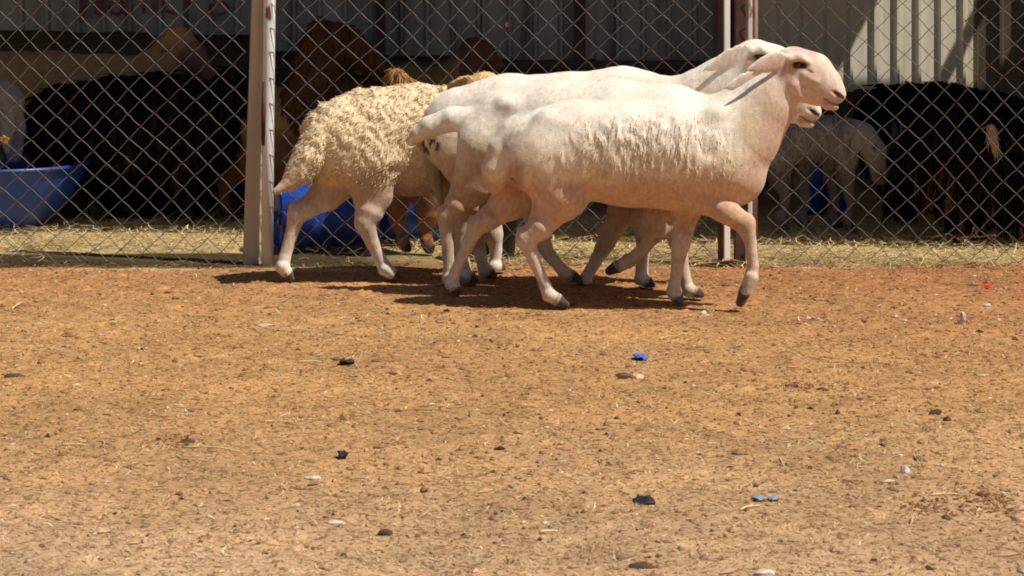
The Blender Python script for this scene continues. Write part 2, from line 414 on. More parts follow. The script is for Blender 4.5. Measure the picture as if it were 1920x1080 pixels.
# red hand-painted strokes near the top of the grey sheets
def strokes(lst, Y):
    m = MB()
    for pts, w in lst:
        pp = [P(a, b, Y) for a, b in pts]
        for k in range(len(pp) - 1):
            a, b = pp[k], pp[k + 1]; d = b - a; L = np.linalg.norm(d); an = math.atan2(d[2], d[0])
            m.box((a + b) / 2 + np.array([0, .0007 * k, 0]), (L + w * .5, .003, w), rotm(0, -an, 0))
    return m
ring = lambda cx, cy, rx_, ry_: [(cx + rx_ * math.cos(t), cy + ry_ * math.sin(t)) for t in np.linspace(0, 2 * math.pi, 13)]
lst = [([(156, -40), (158, 20), (150, 38)], .03), ([(164, -20), (188, 4), (186, 24)], .05), (ring(218, 12, 13, 15), .018), ([(228, 20), (240, 30)], .015),
       ([(268, -30), (270, 24)], .022), ([(286, -30), (288, 20)], .022), ([(306, -20), (308, 20), (328, 26)], .020), ([(345, -30), (352, 8)], .03), (ring(410, 16, 17, 13), .018)]
for st_ in lst: shed_parts.append(strokes([st_], WY - .068).build('painted_stroke', M_redpaint))
for o in shed_parts:
    o.parent = shed; o.location = (o.location[0], o.location[1] - WY, o.location[2])
# ------------------------------------------------------------------ chain-link fence
FY = 11.22; DW, DH = .111, .108
def link_panel(name, xa, xb, label, zoff=.0, bend=1.0, seed=0, top=2.0):
    root = empty(name, ((xa + xb) / 2, FY, 0)); tag(root, label, 'fence', 'chain-link fence panels')
    ox = (xa + xb) / 2
    i0, i1 = math.floor(xa / (DW / 2)), math.ceil(xb / (DW / 2))
    rows = int(top / (DH / 2))
    rg = np.random.default_rng(seed)
    def warp(x, z):
        p = np.stack([x, z, x * 0 + seed], -1)
        return x + bend * (.017 * vnoise(p, .38, 60 + seed) + .0050 * vnoise(p, .09, 61)), z + bend * (.017 * vnoise(p, .45, 62 + seed) + .0050 * vnoise(p, .09, 63))
    for i in range(i0, i1):
        if (i * DW / 2) < xa - .001 or ((i + 1) * DW / 2) > xb + .001: continue
        ks = np.arange(rows + 1); mlt = np.where((ks % 2) == (i % 2), i, i + 1)
        nx_ = mlt * DW / 2; nz = ks * DH / 2 + zoff
        wx, wz = warp(nx_.astype(float), nz.astype(float))
        pts = []
        sag = rg.normal(0, .0014, (rows + 1, 2))
        for k in range(rows + 1):
            s = 1 if mlt[k] == i + 1 else -1
            c = np.array([wx[k] + s * .0025, s * .0024 * (1 if k % 2 else -1), wz[k]])
            if k: pts.append(np.array([wx[k] * .86 + wx[k - 1] * .14, c[1] * .7, wz[k] * .88 + wz[k - 1] * .12]))
            pts.append(c)
            if k < rows:
                pts.append(np.array([wx[k] * .86 + wx[k + 1] * .14, c[1] * .7, wz[k] * .88 + wz[k + 1] * .12]))
                pts.append(np.array([(wx[k] + wx[k + 1]) / 2 + sag[k, 0], 0, (wz[k] + wz[k + 1]) / 2 + sag[k, 1]]))
        pts = np.array(pts); pts[:, 0] -= ox
        m = MB(); m.tube(pts, .00185, 5, cap=False); m.build('wire', M_wire, root, smooth=True)
    return root
fx = lambda px: (px - 960) * FY / FPX
link_panel('chain_link_fence', fx(-40), fx(484), 'chain-link fence panel left of the white pipe post', .012, 1.0, 1)
link_panel('chain_link_fence', fx(512), fx(1352), 'wide chain-link gate panel behind the group of sheep', .03, 1.1, 2)
link_panel('chain_link_fence', fx(1420), fx(1962), 'chain-link fence panel right of the rusty gate post and tubes', .0, 1.35, 3)
# left posts
lean = math.atan2(18 * FY / FPX, 1.2)
o = empty('pipe_post', (fx(499), FY + .004, 0)); tag(o, 'round white painted pipe post with rust down its left side', 'post')
m = MB(); m.tube([(.0, 0.045, -.05), (.004, 0.045, .6), (.011, 0.045, 1.2), (.016, .045, 2.0)], .0265, 20); m.build('pipe', M_whitepipe, o, smooth=True)
m = MB(); m.tube([(-.0155, .028, .52), (-.0125, .0278, .66), (-.0115, .0278, .80)], [.009, .0125, .008], 8); m.build('rust_scab', M_rust, o, smooth=True)
o = empty('board_post', (fx(468), FY + .07, 0)); tag(o, 'leaning pale wooden board post left of the white pipe', 'post')
m = MB(); m.box((.036, 0.03, .98), (.084, .030, 2.08), rotm(0, .034, 0) @ rotm(0, 0, R(20))); m.build('board', M_board, o, bevel=.004)
# gate post, gate frame tubes and pipe in the middle
o = empty('gate_post', (fx(1388), FY + .05, 0)); tag(o, 'dark rusty steel post with latch at the gate', 'post')
m = MB(); m.box((.004, .02, .97), (.050, .05, 2.1)); m.build('upright', M_rust, o, bevel=.003)
m = MB(); m.box((-.004, -.025, .27), (.05, .05, .055)); m.build('latch_block', M_rust, o, bevel=.004)
m = MB(); m.tube([(-.03, -.055, .29), (.03, -.055, .29)], .008, 8); m.build('latch_bolt', M_darksteel, o)
o = empty('gate_tube', (fx(1362), FY, 0)); tag(o, 'narrow white painted gate tube with rusty left edge', 'post')  # tube of the gate frame, kept as an object of its own
m = MB(); m.box((0, 0, 1.0), (.027, .027, 2.0), rotm(0, 0, R(12))); m.build('tube', M_whitetube, o, bevel=.003)
m = MB(); m.box((-.026, .008, 1.0), (.022, .02, 2.0)); m.build('angle_iron', M_rust, o, bevel=.002)
m = MB(); m.box((-.01, .0, .012), (.10, .05, .02)); m.build('foot_plate', M_rust, o, bevel=.002)
o = empty('gate_tube', (fx(1406), FY - .004, 0)); tag(o, 'grey painted gate tube right of the dark rusty post', 'post')
m = MB(); m.box((0, 0, 1.0), (.019, .022, 2.0)); m.build('tube', M_whitepipe, o, bevel=.003)
o = empty('pipe_post', (fx(1416), FY + .002, 0)); tag(o, 'thin pinkish primer coloured pipe right of the gate', 'post')
m = MB(); m.tube([(0, 0, .0), (.002, 0, .7), (.001, 0, 2.0)], .0095, 12); m.build('pipe', M_pinkpipe, o, smooth=True)

pts = []
for i_, (a_, b_) in enumerate([(1745, 446), (1778, 438), (1800, 450), (1822, 440), (1826, 424), (1834, 446), (1868, 438), (1850, 450), (1812, 456), (1790, 446), (1868, 442)]): pts.append(P(a_, b_, FY + .02 + .012 * (i_ % 3)))
pts = np.array(pts); tt_ = np.linspace(0, len(pts) - 1, 50); pts = np.stack([np.interp(tt_, np.arange(len(pts)), pts[:, k]) for k in range(3)], -1)
m = MB(); c0 = pts[0].copy(); m.tube(pts - c0, .0022, 6)
o = m.build('twine', mat_noise('pink_twine', (.20, .10, .095), (.15, .075, .07), 20, .8), smooth=True); o.location = c0; tag(o, 'pinkish twine tangled at the foot of the right fence panel', 'twine')
o = empty('wire_tie', tuple(P(950, 46, FY))); tag(o, 'small red plastic tie twisted on the gate mesh', 'tie')
m = MB()
for a_ in range(5): m.tube([(0, -.004, 0), (.009 * math.cos(a_ * 1.3 + .4), -.008, .014 * math.sin(a_ * 1.3 + .4))], [.003, .0016], 5)
m.build('knot', mat_noise('red_tie', (.42, .10, .10), (.34, .08, .08), 20, .6), o)

# ------------------------------------------------------------------ blue tubs, drums, black tub
def grounded(px, py):
    Y = Yg(py); return ((px - 960) * Y / FPX, Y, 0)
o = empty('blue_tub', grounded(2, 424)); tag(o, 'round blue plastic feed tub at the left edge', 'tub')
m = MB(); m.lathe([(.0, .0), (.20, .0), (.24, .02), (.34, .13), (.40, .25), (.415, .30), (.43, .302), (.43, .318), (.405, .318), (.39, .25), (.33, .14), (.23, .03), (0, .03)], n=56); m.build('tub', M_bluedrum, o, smooth=True)
def drum(name, px, py, L, r, label, rz, cut=False):
    loc = grounded(px, py); o = empty(name, loc); tag(o, label, 'drum')
    Mx = rotm(0, R(90), 0); Mx = rotm(0, 0, rz) @ Mx
    prof = [(0, -L / 2 + .012), (r * .9, -L / 2 + .012), (r * .94, -L / 2), (r, -L / 2 + .006), (r, -L / 6 - .01), (r * 1.03, -L / 6), (r, -L / 6 + .01), (r, L / 6 - .01), (r * 1.03, L / 6), (r, L / 6 + .01), (r, L / 2 - .006), (r * .94, L / 2), (r * .9, L / 2 - .012), (0, L / 2 - .012)]
    m = MB(); m.lathe(prof, (0, 0, r), 40, Mx); m.build('barrel', M_bluedrum, o, smooth=True)
    for s in (.4, -.45):
        c = Mx @ np.array([0, r * s, -L / 2 - .004 + .012]); m = MB(); m.lathe([(0, -.012), (.022, -.012), (.026, 0), (.026, .01)], c + np.array([0, 0, r]), 14, Mx); m.build('bung', M_bluedrum, o, smooth=True)
    return o
drum('blue_drum', 606, 466, .44, .148, 'blue plastic drum lying on its side behind the woolly sheep', R(16))
drum('blue_drum', 778, 452, .30, .15, 'blue plastic drum lying behind the brown goat legs', R(-8))
def barrel(px, py, r, h, label):
    o = empty('blue_barrel', grounded(px, py)); tag(o, label, 'barrel', 'upright blue barrels')
    m = MB(); m.lathe([(0, 0), (r * .95, 0), (r, .015), (r, h * .33), (r * 1.04, h * .35), (r, h * .37), (r, h * .63), (r * 1.04, h * .65), (r, h * .67), (r, h - .02), (r * .96, h), (r * .9, h - .004), (0, h - .004)], n=32); m.build('barrel', M_bluedrum, o, smooth=True)
    m = MB(); m.lathe([(.0, h + .012), (.03, h + .012), (.03, h - .004)], (r * .4, 0, 0), 12); m.build('cap', M_bluedrum, o)
barrel(1530, 398, .062, .24, 'dark blue barrel standing behind the grey sheep hind legs')
barrel(1578, 404, .055, .25, 'dark blue barrel standing beside the grey sheep front leg')
o = empty('rubber_tub', grounded(925, 482)); tag(o, 'black rubber tub behind the fence between the white sheep legs', 'tub')
m = MB(); m.lathe([(0, 0), (.085, 0), (.095, .01), (.115, .20), (.125, .205), (.125, .225), (.108, .225), (.088, .02), (0, .02)], n=40); m.build('tub', M_rubber, o, smooth=True)

# ------------------------------------------------------------------ animals: distance fields meshed into one skin each
def surf_nets(F, org, h):
    s = F < 0
    c8 = [(i, j, k) for i in (0, 1) for j in (0, 1) for k in (0, 1)]
    n0, n1, n2 = F.shape
    cnt = np.zeros((n0 - 1, n1 - 1, n2 - 1), np.int8)
    for i, j, k in c8: cnt += s[i:n0 - 1 + i, j:n1 - 1 + j, k:n2 - 1 + k]
    act = (cnt > 0) & (cnt < 8); I = np.argwhere(act)
    vid = np.full(act.shape, -1, np.int32); vid[act] = np.arange(len(I))
    vals = {c: F[I[:, 0] + c[0], I[:, 1] + c[1], I[:, 2] + c[2]] for c in c8}
    acc = np.zeros((len(I), 3)); num = np.zeros(len(I))
    for a in c8:
        for ax in range(3):
            if a[ax] == 0:
                b = list(a); b[ax] = 1; b = tuple(b)
                fa, fb = vals[a], vals[b]; mk = (fa < 0) != (fb < 0)
                t = np.where(mk, fa / np.where(mk, fa - fb, 1), 0)
                p = np.tile(np.array(a, float), (len(I), 1)); p[:, ax] += t
                acc += p * mk[:, None]; num += mk
    V = org + h * (I + acc / num[:, None])
    Q = []
    for ax in range(3):
        sl0 = [slice(1, -1)] * 3; sl1 = [slice(1, -1)] * 3
        sl0[ax] = slice(0, -1); sl1[ax] = slice(1, None)
        d = s[tuple(sl0)] != s[tuple(sl1)]; ii = np.argwhere(d)
        off = np.ones(3, int); off[ax] = 0; ii = ii + off
        sg = s[ii[:, 0], ii[:, 1], ii[:, 2]]
        u, v = (ax + 1) % 3, (ax + 2) % 3
        def cell(du, dv):
            jj = ii.copy(); jj[:, u] -= du; jj[:, v] -= dv
            return vid[jj[:, 0], jj[:, 1], jj[:, 2]]
        qd = np.stack([cell(1, 1), cell(0, 1), cell(0, 0), cell(1, 0)], -1)
        qd[~sg] = qd[~sg][:, ::-1]
        Q.append(qd)
    return V, np.concatenate(Q)
def smin(a, b, k):
    h = np.maximum(k - np.abs(a - b), 0) / k
    return np.minimum(a, b) - h * h * h * k / 6
class Beast:
    """joints in picture columns/rows on the animal's own standing plane, radii in the same units"""
    def __init__(s, xa, Ya, xb, Yb, h=.006):
        s.l = (xa, Ya, xb, Yb); s.h = h; s.chains = []; s.cuts = []
    def Y(s, px):
        xa, Ya, xb, Yb = s.l; return Ya + (Yb - Ya) * (px - xa) / (xb - xa)
    def pt(s, p):
        Y = s.Y(p[0]) + (p[2] if len(p) > 2 else 0); return P(p[0], p[1], Y)
    def sc(s, px): return s.Y(px) / FPX
    def chain(s, pts, dy=0, ysc=1., k=.03, kj=.045, kind='body'):
        """pts: (px,py,r[,dy]) ; ysc narrows the cross-section across the view"""
        L = [(s.pt((p[0], p[1], dy + (p[3] if len(p) > 3 else 0))), p[2] * s.sc(p[0])) for p in pts]
        s.chains.append(dict(t='c', L=L, ysc=ysc, k=k, kj=kj, kind=kind))
    def ell(s, c, rad, M, kj=.01, kind='ear'):
        s.chains.append(dict(t='e', c=np.array(c), rad=np.array(rad), M=np.array(M), kj=kj, kind=kind))
    def cut(s, pts, dy=0, k=.008):
        s.cuts.append(([(s.pt((p[0], p[1], dy)), p[2] * s.sc(p[0])) for p in pts], k))
    def leaf(s, base, tip, w, t=.0068, dy0=-.05, dy1=-.09, roll=0.3, kind='ear'):
        a = s.pt((base[0], base[1], dy0)); b = s.pt((tip[0], tip[1], dy1))
        d = b - a; L = np.linalg.norm(d); d /= L
        side = np.cross(d, [0, 1, 0]); side /= np.linalg.norm(side); nrm = np.cross(side, d)
        side2 = side * math.cos(roll) + nrm * math.sin(roll); nrm2 = np.cross(side2, d)
        s.ell((a + b) / 2, (L * .56, w * s.sc(base[0]), t), np.stack([d, side2, nrm2]), .008, kind)
    def mesh(s, noise=None):
        h = s.h; lo = np.full(3, 1e9); hi = -lo
        for c in s.chains:
            if c['t'] == 'c':
                for p, r in c['L']: lo = np.minimum(lo, p - r); hi = np.maximum(hi, p + r)
            else:
                r = c['rad'].max(); lo = np.minimum(lo, c['c'] - r); hi = np.maximum(hi, c['c'] + r)
        lo -= .04; hi += .04; lo[2] = max(lo[2], -.03)
        n = np.ceil((hi - lo) / h).astype(int) + 1
        D = np.full(n, .3, np.float32)
        ax = [lo[i] + h * np.arange(n[i]) for i in range(3)]
        def box(l, u):
            a = np.clip(np.floor((l - lo) / h).astype(int), 0, n - 1); b = np.clip(np.ceil((u - lo) / h).astype(int) + 1, 1, n)
            g = np.meshgrid(*[ax[i][a[i]:b[i]] for i in range(3)], indexing='ij', sparse=True)
            return tuple(slice(a[i], b[i]) for i in range(3)), [v.astype(np.float32) for v in g]
        def cone(g, a, ra, b, rb, ysc):
            d = b - a; d2 = np.array([d[0], d[1] / ysc, d[2]]); L2 = max(float(d2 @ d2), 1e-9)
            px_, py_, pz_ = g[0] - a[0], (g[1] - a[1]) / ysc, g[2] - a[2]
            t = np.clip((px_ * d2[0] + py_ * d2[1] + pz_ * d2[2]) / L2, 0, 1)
            r = ra + (rb - ra) * t
            q = np.sqrt((px_ - t * d2[0]) ** 2 + (py_ - t * d2[1]) ** 2 + (pz_ - t * d2[2]) ** 2)
            return (q - r) * (1 if ysc >= 1 else (ysc * .5 + .5))
        for c in s.chains:
            mg = .06
            if c['t'] == 'c':
                l = np.min([p - r for p, r in c['L']], 0) - mg; u = np.max([p + r for p, r in c['L']], 0) + mg
                slc, g = box(l, u); loc = None; L = c['L']
                if len(L) == 1: L = L * 2
                for (a, ra), (b, rb) in zip(L[:-1], L[1:]):
                    d = cone(g, a, ra, b, rb, c['ysc']); loc = d if loc is None else smin(loc, d, c['k'])
            else:
                r = c['rad'].max() + mg; slc, g = box(c['c'] - r, c['c'] + r)
                q = [sum(c['M'][i][j] * (g[j] - c['c'][j]) for j in range(3)) for i in range(3)]
                # leaf shaped: widest past the middle, tapering to the tip
                u_ = np.clip(q[0] / c['rad'][0], -1, 1); wd = c['rad'][1] * (1.02 - .42 * u_ - .22 * u_ * u_)
                k0 = np.sqrt((q[0] / c['rad'][0]) ** 2 + (q[1] / wd) ** 2 + (q[2] / c['rad'][2]) ** 2)
                k1 = np.sqrt((q[0] / c['rad'][0] ** 2) ** 2 + (q[1] / wd ** 2) ** 2 + (q[2] / c['rad'][2] ** 2) ** 2) + 1e-6
                loc = k0 * (k0 - 1) / k1
            D[slc] = smin(D[slc], loc.astype(np.float32), c['kj'])
        for L, k in s.cuts:
            l = np.min([p - r for p, r in L], 0) - .03; u = np.max([p + r for p, r in L], 0) + .03
            slc, g = box(l, u)
            for (a, ra), (b, rb) in zip(L[:-1], L[1:]):
                D[slc] = -smin(-D[slc], cone(g, a, ra, b, rb, 1), k)
        if noise:
            I = np.argwhere(np.abs(D) < .03); p = lo + h * I
            D[I[:, 0], I[:, 1], I[:, 2]] += noise(p).astype(np.float32)
        slc, g = box(np.array([lo[0], lo[1], -1]), np.array([hi[0], hi[1], .06]))
        D[slc] = np.maximum(D[slc], (.001 - g[2]) + 0 * D[slc])
        D[0] = D[-1] = .1; D[:, 0] = D[:, -1] = .1; D[:, :, 0] = D[:, :, -1] = .1
        V, Q = surf_nets(D, lo, h)
        s.V, s.Q = V, Q
        N = np.zeros_like(V); fn = np.cross(V[Q[:, 2]] - V[Q[:, 0]], V[Q[:, 3]] - V[Q[:, 1]])
        for i in range(4): np.add.at(N, Q[:, i], fn)
        s.N = N / (np.linalg.norm(N, axis=1)[:, None] + 1e-12)
        s.px = 960 + FPX * V[:, 0] / V[:, 1]; s.py = HOR + FPX * (CAMH - V[:, 2]) / V[:, 1]
        return V, Q
    def dist(s, L):
        """distance of each vertex from a chain axis in units of its radius"""
        o = np.full(len(s.V), 9.)
        for (a, ra), (b, rb) in zip(L[:-1], L[1:]):
            d = b - a; t = np.clip(((s.V - a) @ d) / max(d @ d, 1e-9), 0, 1)
            q = np.linalg.norm(s.V - a - t[:, None] * d, axis=1) / (ra + (rb - ra) * t); o = np.minimum(o, q)
        return o
    def near_vert(s, px, py):
        """the camera-side skin vertex at a column and row"""
        m = np.hypot(s.px - px, s.py - py); c = np.where(m < 5)[0]
        if len(c) == 0: c = np.argsort(m)[:4]
        return c[np.argmin(s.V[c, 1])]
def sst(a, b, x): t = np.clip((x - a) / (b - a), 0, 1); return t * t * (3 - 2 * t)
def locks(b, name, mask, n, length, rad, flow, mat, parent, col, curl=0., seg=3, sides=4, lift=.35, jit=.25, seed=0, bury=.3):
    """tufts of wool: tapered curling locks rooted in the skin"""
    rg = np.random.default_rng(seed)
    w = np.clip(mask, 0, 1); w = w / w.sum()
    vi = rg.choice(len(b.V), n, p=w); p = b.V[vi] + rg.normal(0, b.h * .35, (n, 3)); N = b.N[vi]
    fl = np.tile(np.array(flow, float), (n, 1)); fl = fl - N * np.sum(fl * N, 1)[:, None]
    fl /= np.linalg.norm(fl, axis=1)[:, None] + 1e-6
    if name == 'wool':                                  # strands gather into clumps
        fl = fl + .55 * np.stack([vnoise(p, .045, 600 + q_) for q_ in range(3)], -1); fl = fl - N * np.sum(fl * N, 1)[:, None]; fl /= np.linalg.norm(fl, axis=1)[:, None] + 1e-6
    d = fl + N * lift + rg.normal(0, jit, (n, 3)); d /= np.linalg.norm(d, axis=1)[:, None]
    ls = getattr(b, 'lscale', np.ones(len(b.V)))[vi] if name == 'wool' else 1.
    L = length * rg.uniform(.55, 1.35, n) * ls; r0 = rad * rg.uniform(.7, 1.3, n)
    s1 = np.cross(d, N + .01); s1 /= np.linalg.norm(s1, axis=1)[:, None] + 1e-9; s2 = np.cross(d, s1)
    ph = rg.random(n) * 6.28; V = []
    for k in range(seg + 1):
        t = k / seg; rr = r0 * (1 - t) ** .75 + .0004
        c = p - N * (r0 * bury)[:, None] + d * (L * t)[:, None] + fl * (L * .35 * t * t)[:, None] - N * (L * .25 * t * t * (lift > .3))[:, None]
        if curl: c = c + (np.cos(ph + t * 5.)[:, None] * s1 + np.sin(ph + t * 5.)[:, None] * s2) * (curl * np.minimum(t * 2, 1) * r0)[:, None]
        for j in range(sides):
            a = 6.2832 * j / sides
            V.append(c + (s1 * math.cos(a) + s2 * math.sin(a)) * rr[:, None])
    V = np.stack(V, 1); m = (seg + 1) * sides
    f = np.concatenate([np.arange(n)[:, None] * m + np.array([[i * sides + j, i * sides + (j + 1) % sides, (i + 1) * sides + (j + 1) % sides, (i + 1) * sides + j]]) for i in range(seg) for j in range(sides)])
    cc = col[vi] * (rg.normal(1, .07, (n, 1)) + (.12 * vnoise(p, .03, 610)[:, None] if name == 'wool' else 0))
    return tag(mesh_np(name, V.reshape(-1, 3), f, mat, parent, smooth=True, col=np.repeat(np.clip(cc, .01, .9), m, 0)), kind='stuff')

HEADPTS = dict(poll=(1486, 128))
def head(b, dx=0, dy=0, s=1., rot=0., ydy=0., pivot=(1490, 130), ear=True, eye=True, earkw=None, wid=.66):
    """the sheep head of the leading ewe, moved, scaled and turned in its own plane"""
    ca, sa = math.cos(rot), math.sin(rot)
    def T(x, y, r=None):
        u, v = (x - pivot[0]) * s, (y - pivot[1]) * s
        q = (pivot[0] + dx + u * ca - v * sa, pivot[1] + dy + u * sa + v * ca)
        return q if r is None else (*q, r * s)
    b.chain([T(1488, 128, 41), T(1522, 141, 42), T(1546, 160, 33), T(1560, 173, 25)], ydy, wid, .02, .03, 'head')
    b.chain([T(1492, 158, 33), T(1530, 175, 22), T(1556, 188, 14)], ydy, wid * .9, .02, .02, 'head')
    b.chain([T(1564, 172, 19), T(1570, 178, 15), T(1568, 184, 11)], ydy, .95, .01, .010, 'head')       # nose pad
    b.chain([T(1550, 196, 10), T(1565, 200, 7.5)], ydy, 1.4, .01, .006, 'head')         # lower lip
    for sd in (-1, 1):
        b.chain([T(1484, 113, 9), T(1500, 108, 9), T(1514, 117, 7)], ydy + sd * .047 * s, 1, .01, .014, 'head')   # brow
        b.chain([T(1508, 140, 9), T(1530, 152, 7)], ydy + sd * .045 * s, 1, .01, .018, 'head')                    # cheek bone
        b.chain([T(1488, 160, 18), T(1500, 178, 12)], ydy + sd * .028 * s, 1, .01, .03, 'head')                   # jaw muscle
        b.cut([T(1491, 121, 5), T(1503, 122, 5)], ydy + sd * .062 * s, .008)
        b.cut([T(1562, 172, 3.5), T(1570, 177, 5), T(1577, 181, 3)], ydy + sd * .040 * s, .004)                 # nostril
        b.cut([T(1543, 183, 1.8), T(1556, 192, 2.6), T(1568, 195.5, 2.6), T(1582, 196.5, 2.6)], ydy + sd * .034 * s, .005); b.cut([T(1562, 195.5, 2.2), T(1584, 196.5, 2.2)], ydy, .005)                 # mouth
    b.hd = T; b.hydy = ydy; b.hs = s
    if ear:
        k = dict(w=18, dy0=ydy - .045, dy1=ydy - .10); k.update(earkw or {})
        b.leaf(T(1474, 108), T(1402, 131), **k)
        k2 = dict(k); k2['dy0'], k2['dy1'] = ydy + .045, ydy + .11
        b.leaf(T(1474, 108), T(1412, 140), **k2)
def leg(b, pts, dy, toe, planted=True, top_ysc=.75, dirty=True):
    """limb chain and cloven hoof; pts end at the fetlock; planted toes are set down on the soil"""
    b.chain(pts[:3], dy, top_ysc, .03, .05, 'leg')
    lp = list(pts[2:]); lp = [(*q_[:2], q_[2] * (.88 if 1 < i_ < len(lp) - 1 else 1.0), *q_[3:]) for i_, q_ in enumerate(lp)]
    b.chain(lp, dy, .92, .010, .02, 'leg')
    j = pts[3]; b.chain([(j[0], j[1] - 3, j[2] * .96), (j[0], j[1] + 5, j[2] * .9)], dy, 1.0, .01, .012, 'leg')     # knee or hock
    if pts[3][0] < pts[2][0] - 5 and pts[3][0] < pts[4][0] + 22: b.chain([(j[0] - j[2] * .30, j[1] - j[2] * .75, j[2] * .62), (j[0] - j[2] * .1, j[1] + j[2] * .3, j[2] * .6)], dy, .9, .008, .012, 'leg')
    f = pts[-1]; fd = f[3] if len(f) > 3 else 0
    if planted:
        Y = b.Y(toe[0]) + dy + fd; ty = HOR + FPX * (CAMH - .011) / Y
    else: ty = toe[1]
    if not hasattr(b, 'hoof'): b.hoof = []
    for sd in (-1, 1):
        mid = ((f[0] * .45 + toe[0] * .55), f[1] * .45 + ty * .55)
        b.chain([(f[0], f[1], 12.5), (mid[0], mid[1], 11.5), (toe[0], ty, 8.0)], dy + fd + sd * .011, 1, .008, .006, 'hoof')
    b.hoof.append((b.pt((f[0] * .42 + toe[0] * .58, f[1] * .42 + ty * .58, dy + fd)), b.pt((toe[0], ty, dy + fd))))
    b.chain([(f[0] - 7, f[1] + 6, 5)], dy + fd, 1.4, .01, .008, 'dew')

CREAM = np.array([.75, .615, .455]); WHITE = np.array([.80, .735, .645]); SKIN = np.array([.57, .365, .245]); PINK = np.array([.62, .42, .34]); HOOF = np.array([.075, .055, .05])
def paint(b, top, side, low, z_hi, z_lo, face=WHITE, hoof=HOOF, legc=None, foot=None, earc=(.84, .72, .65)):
    """coat colours from the animal's own markings: back fleece, bare belly skin, legs, hooves, face; the default pale ear tone has sunlight painted in"""
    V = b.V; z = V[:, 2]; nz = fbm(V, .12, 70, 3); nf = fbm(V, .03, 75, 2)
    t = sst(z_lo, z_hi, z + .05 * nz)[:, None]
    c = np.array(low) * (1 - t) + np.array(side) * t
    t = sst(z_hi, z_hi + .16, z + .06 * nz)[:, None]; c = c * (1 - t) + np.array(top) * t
    if legc is not None:
        t = 1 - sst(.26, .36, z + .02 * nz)[:, None]; c = c * (1 - t) + np.array(legc) * t
    if foot is not None:
        t = 1 - sst(.09, .16, z + .01 * nz)[:, None]; c = c * (1 - t) + np.array(foot) * t
    for a, e in b.hoof:
        d = e - a; u = (V - a) @ d / (d @ d); dd = np.linalg.norm(V - a - np.clip(u, -.3, 1.2)[:, None] * d, axis=1)
        t = (sst(-.15, .15, u + .25 * nf) * (dd < .038))[:, None]; c = c * (1 - t) + np.array(hoof) * t
        t = (np.exp(-((u + .25) / .18) ** 2) * (dd < .045) * (V[:, 0] < a[0] + .004) * .75)[:, None]; c = c * (1 - t) + np.array([.10, .075, .065]) * t
    c *= (1 + .13 * nz + .10 * nf)[:, None]
    dirt = (sst(.15, .55, fbm(V, .05, 78, 3)) * (1 - sst(.30, .42, z)) * .35)[:, None]; c = c * (1 - dirt) + np.array([.24, .14, .085]) * dirt
    for ch in b.chains:
        if ch['t'] == 'e':
            q = (V - ch['c']) @ ch['M'].T; k0 = np.sqrt(((q / (ch['rad'] * np.array([1, 1.1, 1.6]))) ** 2).sum(1))
            t = ((1 - sst(.95, 1.25, k0)) * .85)[:, None]; c = c * (1 - t) + np.array(earc if earc is not None else face) * t
    return c
def paint_face(b, c, pink_top=False):
    V = b.V; T = b.hd; s = b.hs
    Yp = b.Y(T(1510, 140)[0]) + b.hydy
    hx = 960 + FPX * V[:, 0] / Yp; hy = HOR + FPX * (CAMH - V[:, 2]) / Yp       # judged in the head's own plane: both sides get the same marks
    mk = np.hypot(hx - T(1515, 145)[0], hy - T(1515, 145)[1]) < 110 * s
    def seg(pts):
        o = np.full(len(V), 9.); L = [(*T(x, y), r * s) for x, y, r in pts]
        for (ax_, ay_, ra), (bx_, by_, rb) in zip(L[:-1], L[1:]):
            dx_, dy_ = bx_ - ax_, by_ - ay_; t = np.clip(((hx - ax_) * dx_ + (hy - ay_) * dy_) / max(dx_ * dx_ + dy_ * dy_, 1e-6), 0, 1)
            o = np.minimum(o, np.hypot(hx - ax_ - t * dx_, hy - ay_ - t * dy_) / (ra + (rb - ra) * t))
        return o
    def blend(pts, col, amt, soft=(.6, 1.2)):
        nonlocal c
        t = ((1 - sst(*soft, seg(pts))) * amt * mk)[:, None]; c = c * (1 - t) + np.array(col) * t
    blend([(1488, 121, 6), (1504, 121, 6)], (.05, .03, .02), .95)
    blend([(1505, 123, 3.5), (1520, 134, 2.2)], (.12, .06, .04), .85)
    blend([(1548, 190, 9), (1570, 193, 9)], (.44, .28, .24), .6)
    blend([(1570, 172, 10), (1572, 174, 10)], (.58, .40, .34), .6)
    blend([(1563, 172, 2.8), (1570, 176, 4.4), (1578, 181, 3)], (.03, .012, .010), .97, (.75, 1.35))
    blend([(1543, 183, 2), (1556, 192, 3), (1568, 195.5, 3), (1583, 196.5, 3)], (.20, .10, .08), .8, (.4, 1.1))
    blend([(1530, 150, 8), (1545, 160, 8)], (.60, .40, .33), .35, (.2, 1.3))
    blend([(1484, 120, 11), (1508, 122, 10)], (.46, .27, .18), .5, (.5, 1.2))
    blend([(1488, 121, 6), (1504, 121, 6)], (.035, .02, .014), .97)
    blend([(1474, 128, 16), (1478, 150, 12)], (.50, .27, .16), .55, (.3, 1.2))
    if pink_top: blend([(1488, 88, 9), (1508, 92, 12), (1524, 100, 9)], (.72, .30, .33), .65, (.3, 1.25))
    return c
def eyes(b, parent, r=.0135):
    for sd in (-1, 1):
        q = b.hd(1497, 121)
        i = b.near_vert(*q); y = b.V[i, 1]; y0 = b.Y(q[0]) + b.hydy
        yy = y + r * .45 if sd < 0 else 2 * y0 - y - r * .45
        m = MB(); t = np.linspace(0, math.pi, 9); m.lathe([(r * b.hs * math.sin(a), r * b.hs * math.cos(a)) for a in t], P(q[0], q[1], yy), 16)
        m.build('eye', M_eye, parent, smooth=True)
